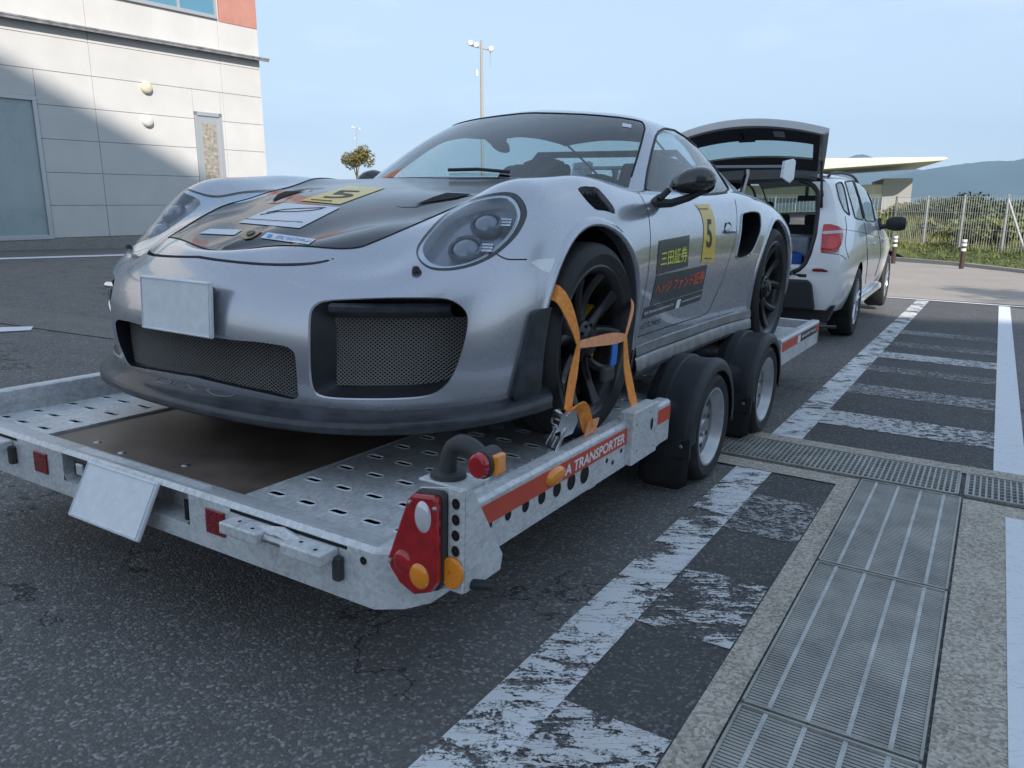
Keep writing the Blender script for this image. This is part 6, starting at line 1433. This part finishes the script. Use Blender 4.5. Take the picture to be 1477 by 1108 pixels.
def foliage(rx, ry, rz, n, size, seed, holes=.35):
    r = random.Random(seed); m = MB(); lobes = [(r.gauss(0, .5), r.gauss(0, .5), r.uniform(-.25, .8), r.uniform(.35, .65)) for _ in range(9)]
    while n > 0:
        lb = r.choice(lobes); u = np.array([r.gauss(0, 1), r.gauss(0, 1), r.gauss(0, 1)]); u /= np.linalg.norm(u); rr = lb[3]*(1-.45*r.random()**2)
        p = np.array([lb[0]*.75+u[0]*rr, lb[1]*.75+u[1]*rr, lb[2]*.7+u[2]*rr])*np.array([rx, ry, rz]); s_ = size*r.uniform(.6, 1.3)
        a = np.array([r.gauss(0, 1), r.gauss(0, 1), r.gauss(0, .6)]); a /= np.linalg.norm(a); b = np.cross(a, u); b /= max(np.linalg.norm(b), 1e-6)
        m.add([p-a*s_, p+b*s_*.45, p+a*s_, p-b*s_*.45], [(0, 1, 2, 3)]); n -= 1
    return m
def shrub(x, y, z, rx, rz, n, m, label, seed, name='shrub', group=None, trunk=0.):
    root = thing(name, label, 'shrub' if name == 'shrub' else 'tree', loc=(x, y, z), group=group)
    fo = foliage(rx, rx, rz, n, .10 if trunk == 0 else .09, seed); fo.move((0, 0, trunk+rz*.75)); fo.obj('crown' if trunk else 'foliage', m, root, recalc=False)
    tr = MB(); r = random.Random(seed+5)
    tr.tube([(0, 0, -.1), (.03, .02, trunk*.5+.1), (.0, .05, trunk+rz*.6)], [.06+.03*trunk, .05+.02*trunk, .02], 8)
    for k in range(5): a = r.uniform(0, 6.28); tr.tube([(0, .02, trunk*.8+.1), (.5*rx*math.cos(a), .5*rx*math.sin(a), trunk+rz*r.uniform(.5, 1.1))], [.03, .008], 6)
    tr.obj('trunk' if trunk else 'stem', M_bark, root, smooth=40)
    return root
def bpos(px, d):                                                     # a spot on the bank at forward distance d under a photo column
    x = (px-738.5)/FPX*d*.975; z = float(gz(x, d))+.05+float(bank_z(x, d)); return x, d, z
for i, (px_, d, rx, rz, m, lb) in enumerate((
    (1365, 33, 1.4, .62, M_leafd, 'dark shrub on the bank between the slanting fence post and the canopy'), (1402, 31, 1.5, .72, M_leafd, 'tall dark shrub crowning the grass bank'), (1440, 30, 1.3, .60, M_leafd, 'dark shrub behind the braced fence post'),
    (1432, 24, 1.1, .55, M_leafl, 'low light green shrub at the foot of the bank by the bollard'), (1470, 23.5, 1.0, .6, M_leafl, 'low light green shrub past the braced fence post'), (1380, 27.5, 1.0, .5, M_leafl, 'light green shrub low on the slope below the dark shrubs'), (1300, 40, 1.1, .5, M_leafy, 'yellow green shrub beneath the white canopy'), (1322, 38, 1.0, .4, M_leafd, 'small dark shrub beside the canopy wall'))):
    x, y, z = bpos(px_, d); shrub(x, y, z, rx, rz, 1700, m, lb, 20+i, group=None)
# bollards
M_bol = mat('bollard_brown', (.055, .035, .025), .5); M_band = mat('reflective_band', (.75, .75, .76), .4)
for (px_, py_), lb in (((1288, 381), 'brown bollard with white bands next to the white SUV'), ((1386, 390), 'brown bollard with white bands standing alone by the fence')):
    p = on_ground(px_, py_); b_ = thing('bollard', lb, 'bollard', loc=tuple(p), group='bollards along the kerb')
    MB().lathe([(.055, -.05), (.055, .70), (.048, .735), (.03, .75), (.001, .752)], 20, axis='z').obj('post', M_bol, b_, smooth=40)
    for z in (.50, .62, .715): MB().lathe([(.057, z-.032), (.0575, z-.03), (.0575, z+.03), (.057, z+.032)], 20, axis='z').obj('band', M_band, b_, smooth=40)
# far building with a white wing canopy
FC = frame(np.stack([np.array([.94, -.34, 0]), np.array([.34, .94, 0]), np.array([0, 0, 1.])], 1), np.array([27.0, 55.0, 0.]))
pav = thing('canopy_building', 'low beige building under a white wing shaped canopy roof', 'building', fr=FC)
M_beige = mat('beige_wall', (.52, .48, .40), .7, noise=(2, .08, 3)); M_canopy = mat('canopy_white', (.72, .68, .60), .5, noise=(1, .05, 3)); M_dkgl = mat('dark_glazing', (.10, .14, .17), .08, 0, 1.)
MB().box(-11, .2, 0, 10, -3, 2.6).obj('wall', M_beige, pav); MB().box(-1.5, .3, -.1, 10, -3, 3.0).obj('end_pier', mat('pale_render', (.34, .34, .33), .7), pav)
for k in range(5): MB().box(-11+k*2.0, -9.1+k*2.0, -.06, .05, .0, 1.7).obj('window', M_dkgl, pav)
MB().box(-11, -1.5, -.04, .06, 1.75, 1.95).obj('lintel', M_canopy, pav)
MB().prism([(-13, 3.10), (1.6, 3.98), (1.9, 4.12), (1.6, 4.22), (-13, 4.28)], -3.0, 11, 'y').obj('canopy_roof', M_canopy, pav, bev=.04)
# lamp mast, far mast, small tree on the left horizon
def mast(px, d, top_py, label, heads=True, r=.10):
    x = (px-738.5)/FPX*d*.99; zt = CAMH+(293.8-top_py)/FPX*d*1.0; root = thing('light_mast', label, 'light mast', loc=(x, d, float(gz(x, d))+far_drop(x, d)))
    z0 = root.location.z; H_ = zt-z0; m = mat('mast_paint', (.36, .31, .28), .5)
    MB().tube([(0, 0, -.2), (0, 0, H_*.82), (0, 0, H_)], [r, r*.85, r*.6], 12).obj('pole', m, root, smooth=40)
    MB().tube([(-.62, 0, H_-.28), (.62, 0, H_-.55)], .035, 8).obj('cross_arm', m, root)
    for dx, dz in ((-.62, .02), (-.30, -.08), (.55, -.30)):
        MB().lathe([(.001, -.10), (.14, -.08), (.165, -.02), (.14, .07), (.07, .12), (.001, .14)], 16, c=(dx, -.1, H_-.18+dz), axis='y').obj('floodlight', mat('lamp_housing', (.62, .60, .56), .4), root, smooth=40)
    MB().tube([(.50, 0, H_-.5), (.50, 0, H_-1.4)], .02, 6).obj('hanger', m, root); MB().tube([(-.28, 0, H_-1.6), (-.28, 0, H_-1.95)], .08, 8).obj('speaker', M_canopy, root)
    return root
mast(697, 48, 80, 'tall steel floodlight mast rising behind the sports car roof'); mast(522, 130, 190, 'thin distant floodlight mast above the small round tree', r=.07)
x = (522-738.5)/FPX*52; zg = float(gz(x, 52))+float(far_drop(x, 52)); zt = CAMH+(293.8-232)/FPX*52
tr_ = shrub(x, 52, zg, .82, .95, 2200, M_leafy, 'small round yellowish tree far behind the bonnet', 77, 'round_tree', trunk=zt-zg-.75)
# a tree out of the picture on the right, its shadow falls on the paving
shrub(12.6, 2.2, float(gz(12.6, 2.2)), 1.5, 1.3, 3000, M_leafd, 'round crowned roadside tree standing past the bay', 91, 'roadside_tree', trunk=4.6)
# ridges far away, and the air in between
M_hill = mat('forested_hill', (.022, .045, .032), .9, noise=(.004, .4, 6))
def ridge(name, d, prof, depth, seed, base=-50):
    r = random.Random(seed); pts = catmull(prof, 12, False); rows = []
    for px_, py_ in pts:
        x = (px_-738.5)/FPX*d; zt = CAMH+(293.8-py_)/FPX*d; jit = r.uniform(-.006, .006)*(zt-base)
        rows.append([(x*.86, d*.86, base), (x*.93, d*.93, base+(zt-base)*.52+jit), (x*.975, d*.975, base+(zt-base)*.86-jit), (x, d, zt+jit), (x*1.05, d*1.05, base+(zt-base)*.7), (x*1.16, d*1.16, base)])
    return struct(MB().grid(rows).obj(name, M_hill, smooth=True))
ridge('mountain', 4200, [(1130, 300), (1250, 262), (1300, 250), (1350, 242), (1400, 236.5), (1435, 235.5), (1455, 230), (1480, 217), (1540, 196), (1640, 190), (1760, 230), (1900, 290)], 400, 1)
ridge('distant_peak', 5600, [(1060, 300), (1150, 262), (1195, 236), (1222, 227.5), (1250, 235), (1300, 246), (1360, 262), (1420, 296)], 400, 2)
hz_ = MB().box(-6500, 6500, -60, 6700, -62, 620).obj('haze', None); hz_['kind'] = 'stuff'; hz_['label'] = 'pale blue haze hanging in the air before the mountains'
hm = bpy.data.materials.new('haze'); hm.use_nodes = True; t = hm.node_tree; t.nodes.remove(t.nodes['Principled BSDF']); pv = t.nodes.new('ShaderNodeVolumePrincipled')
pv.inputs['Color'].default_value = (.52, .75, 1.0, 1); pv.inputs['Density'].default_value = .00014; pv.inputs['Anisotropy'].default_value = .0
t.links.new(pv.outputs[0], t.nodes['Material Output'].inputs['Volume']); hz_.data.materials.append(hm)
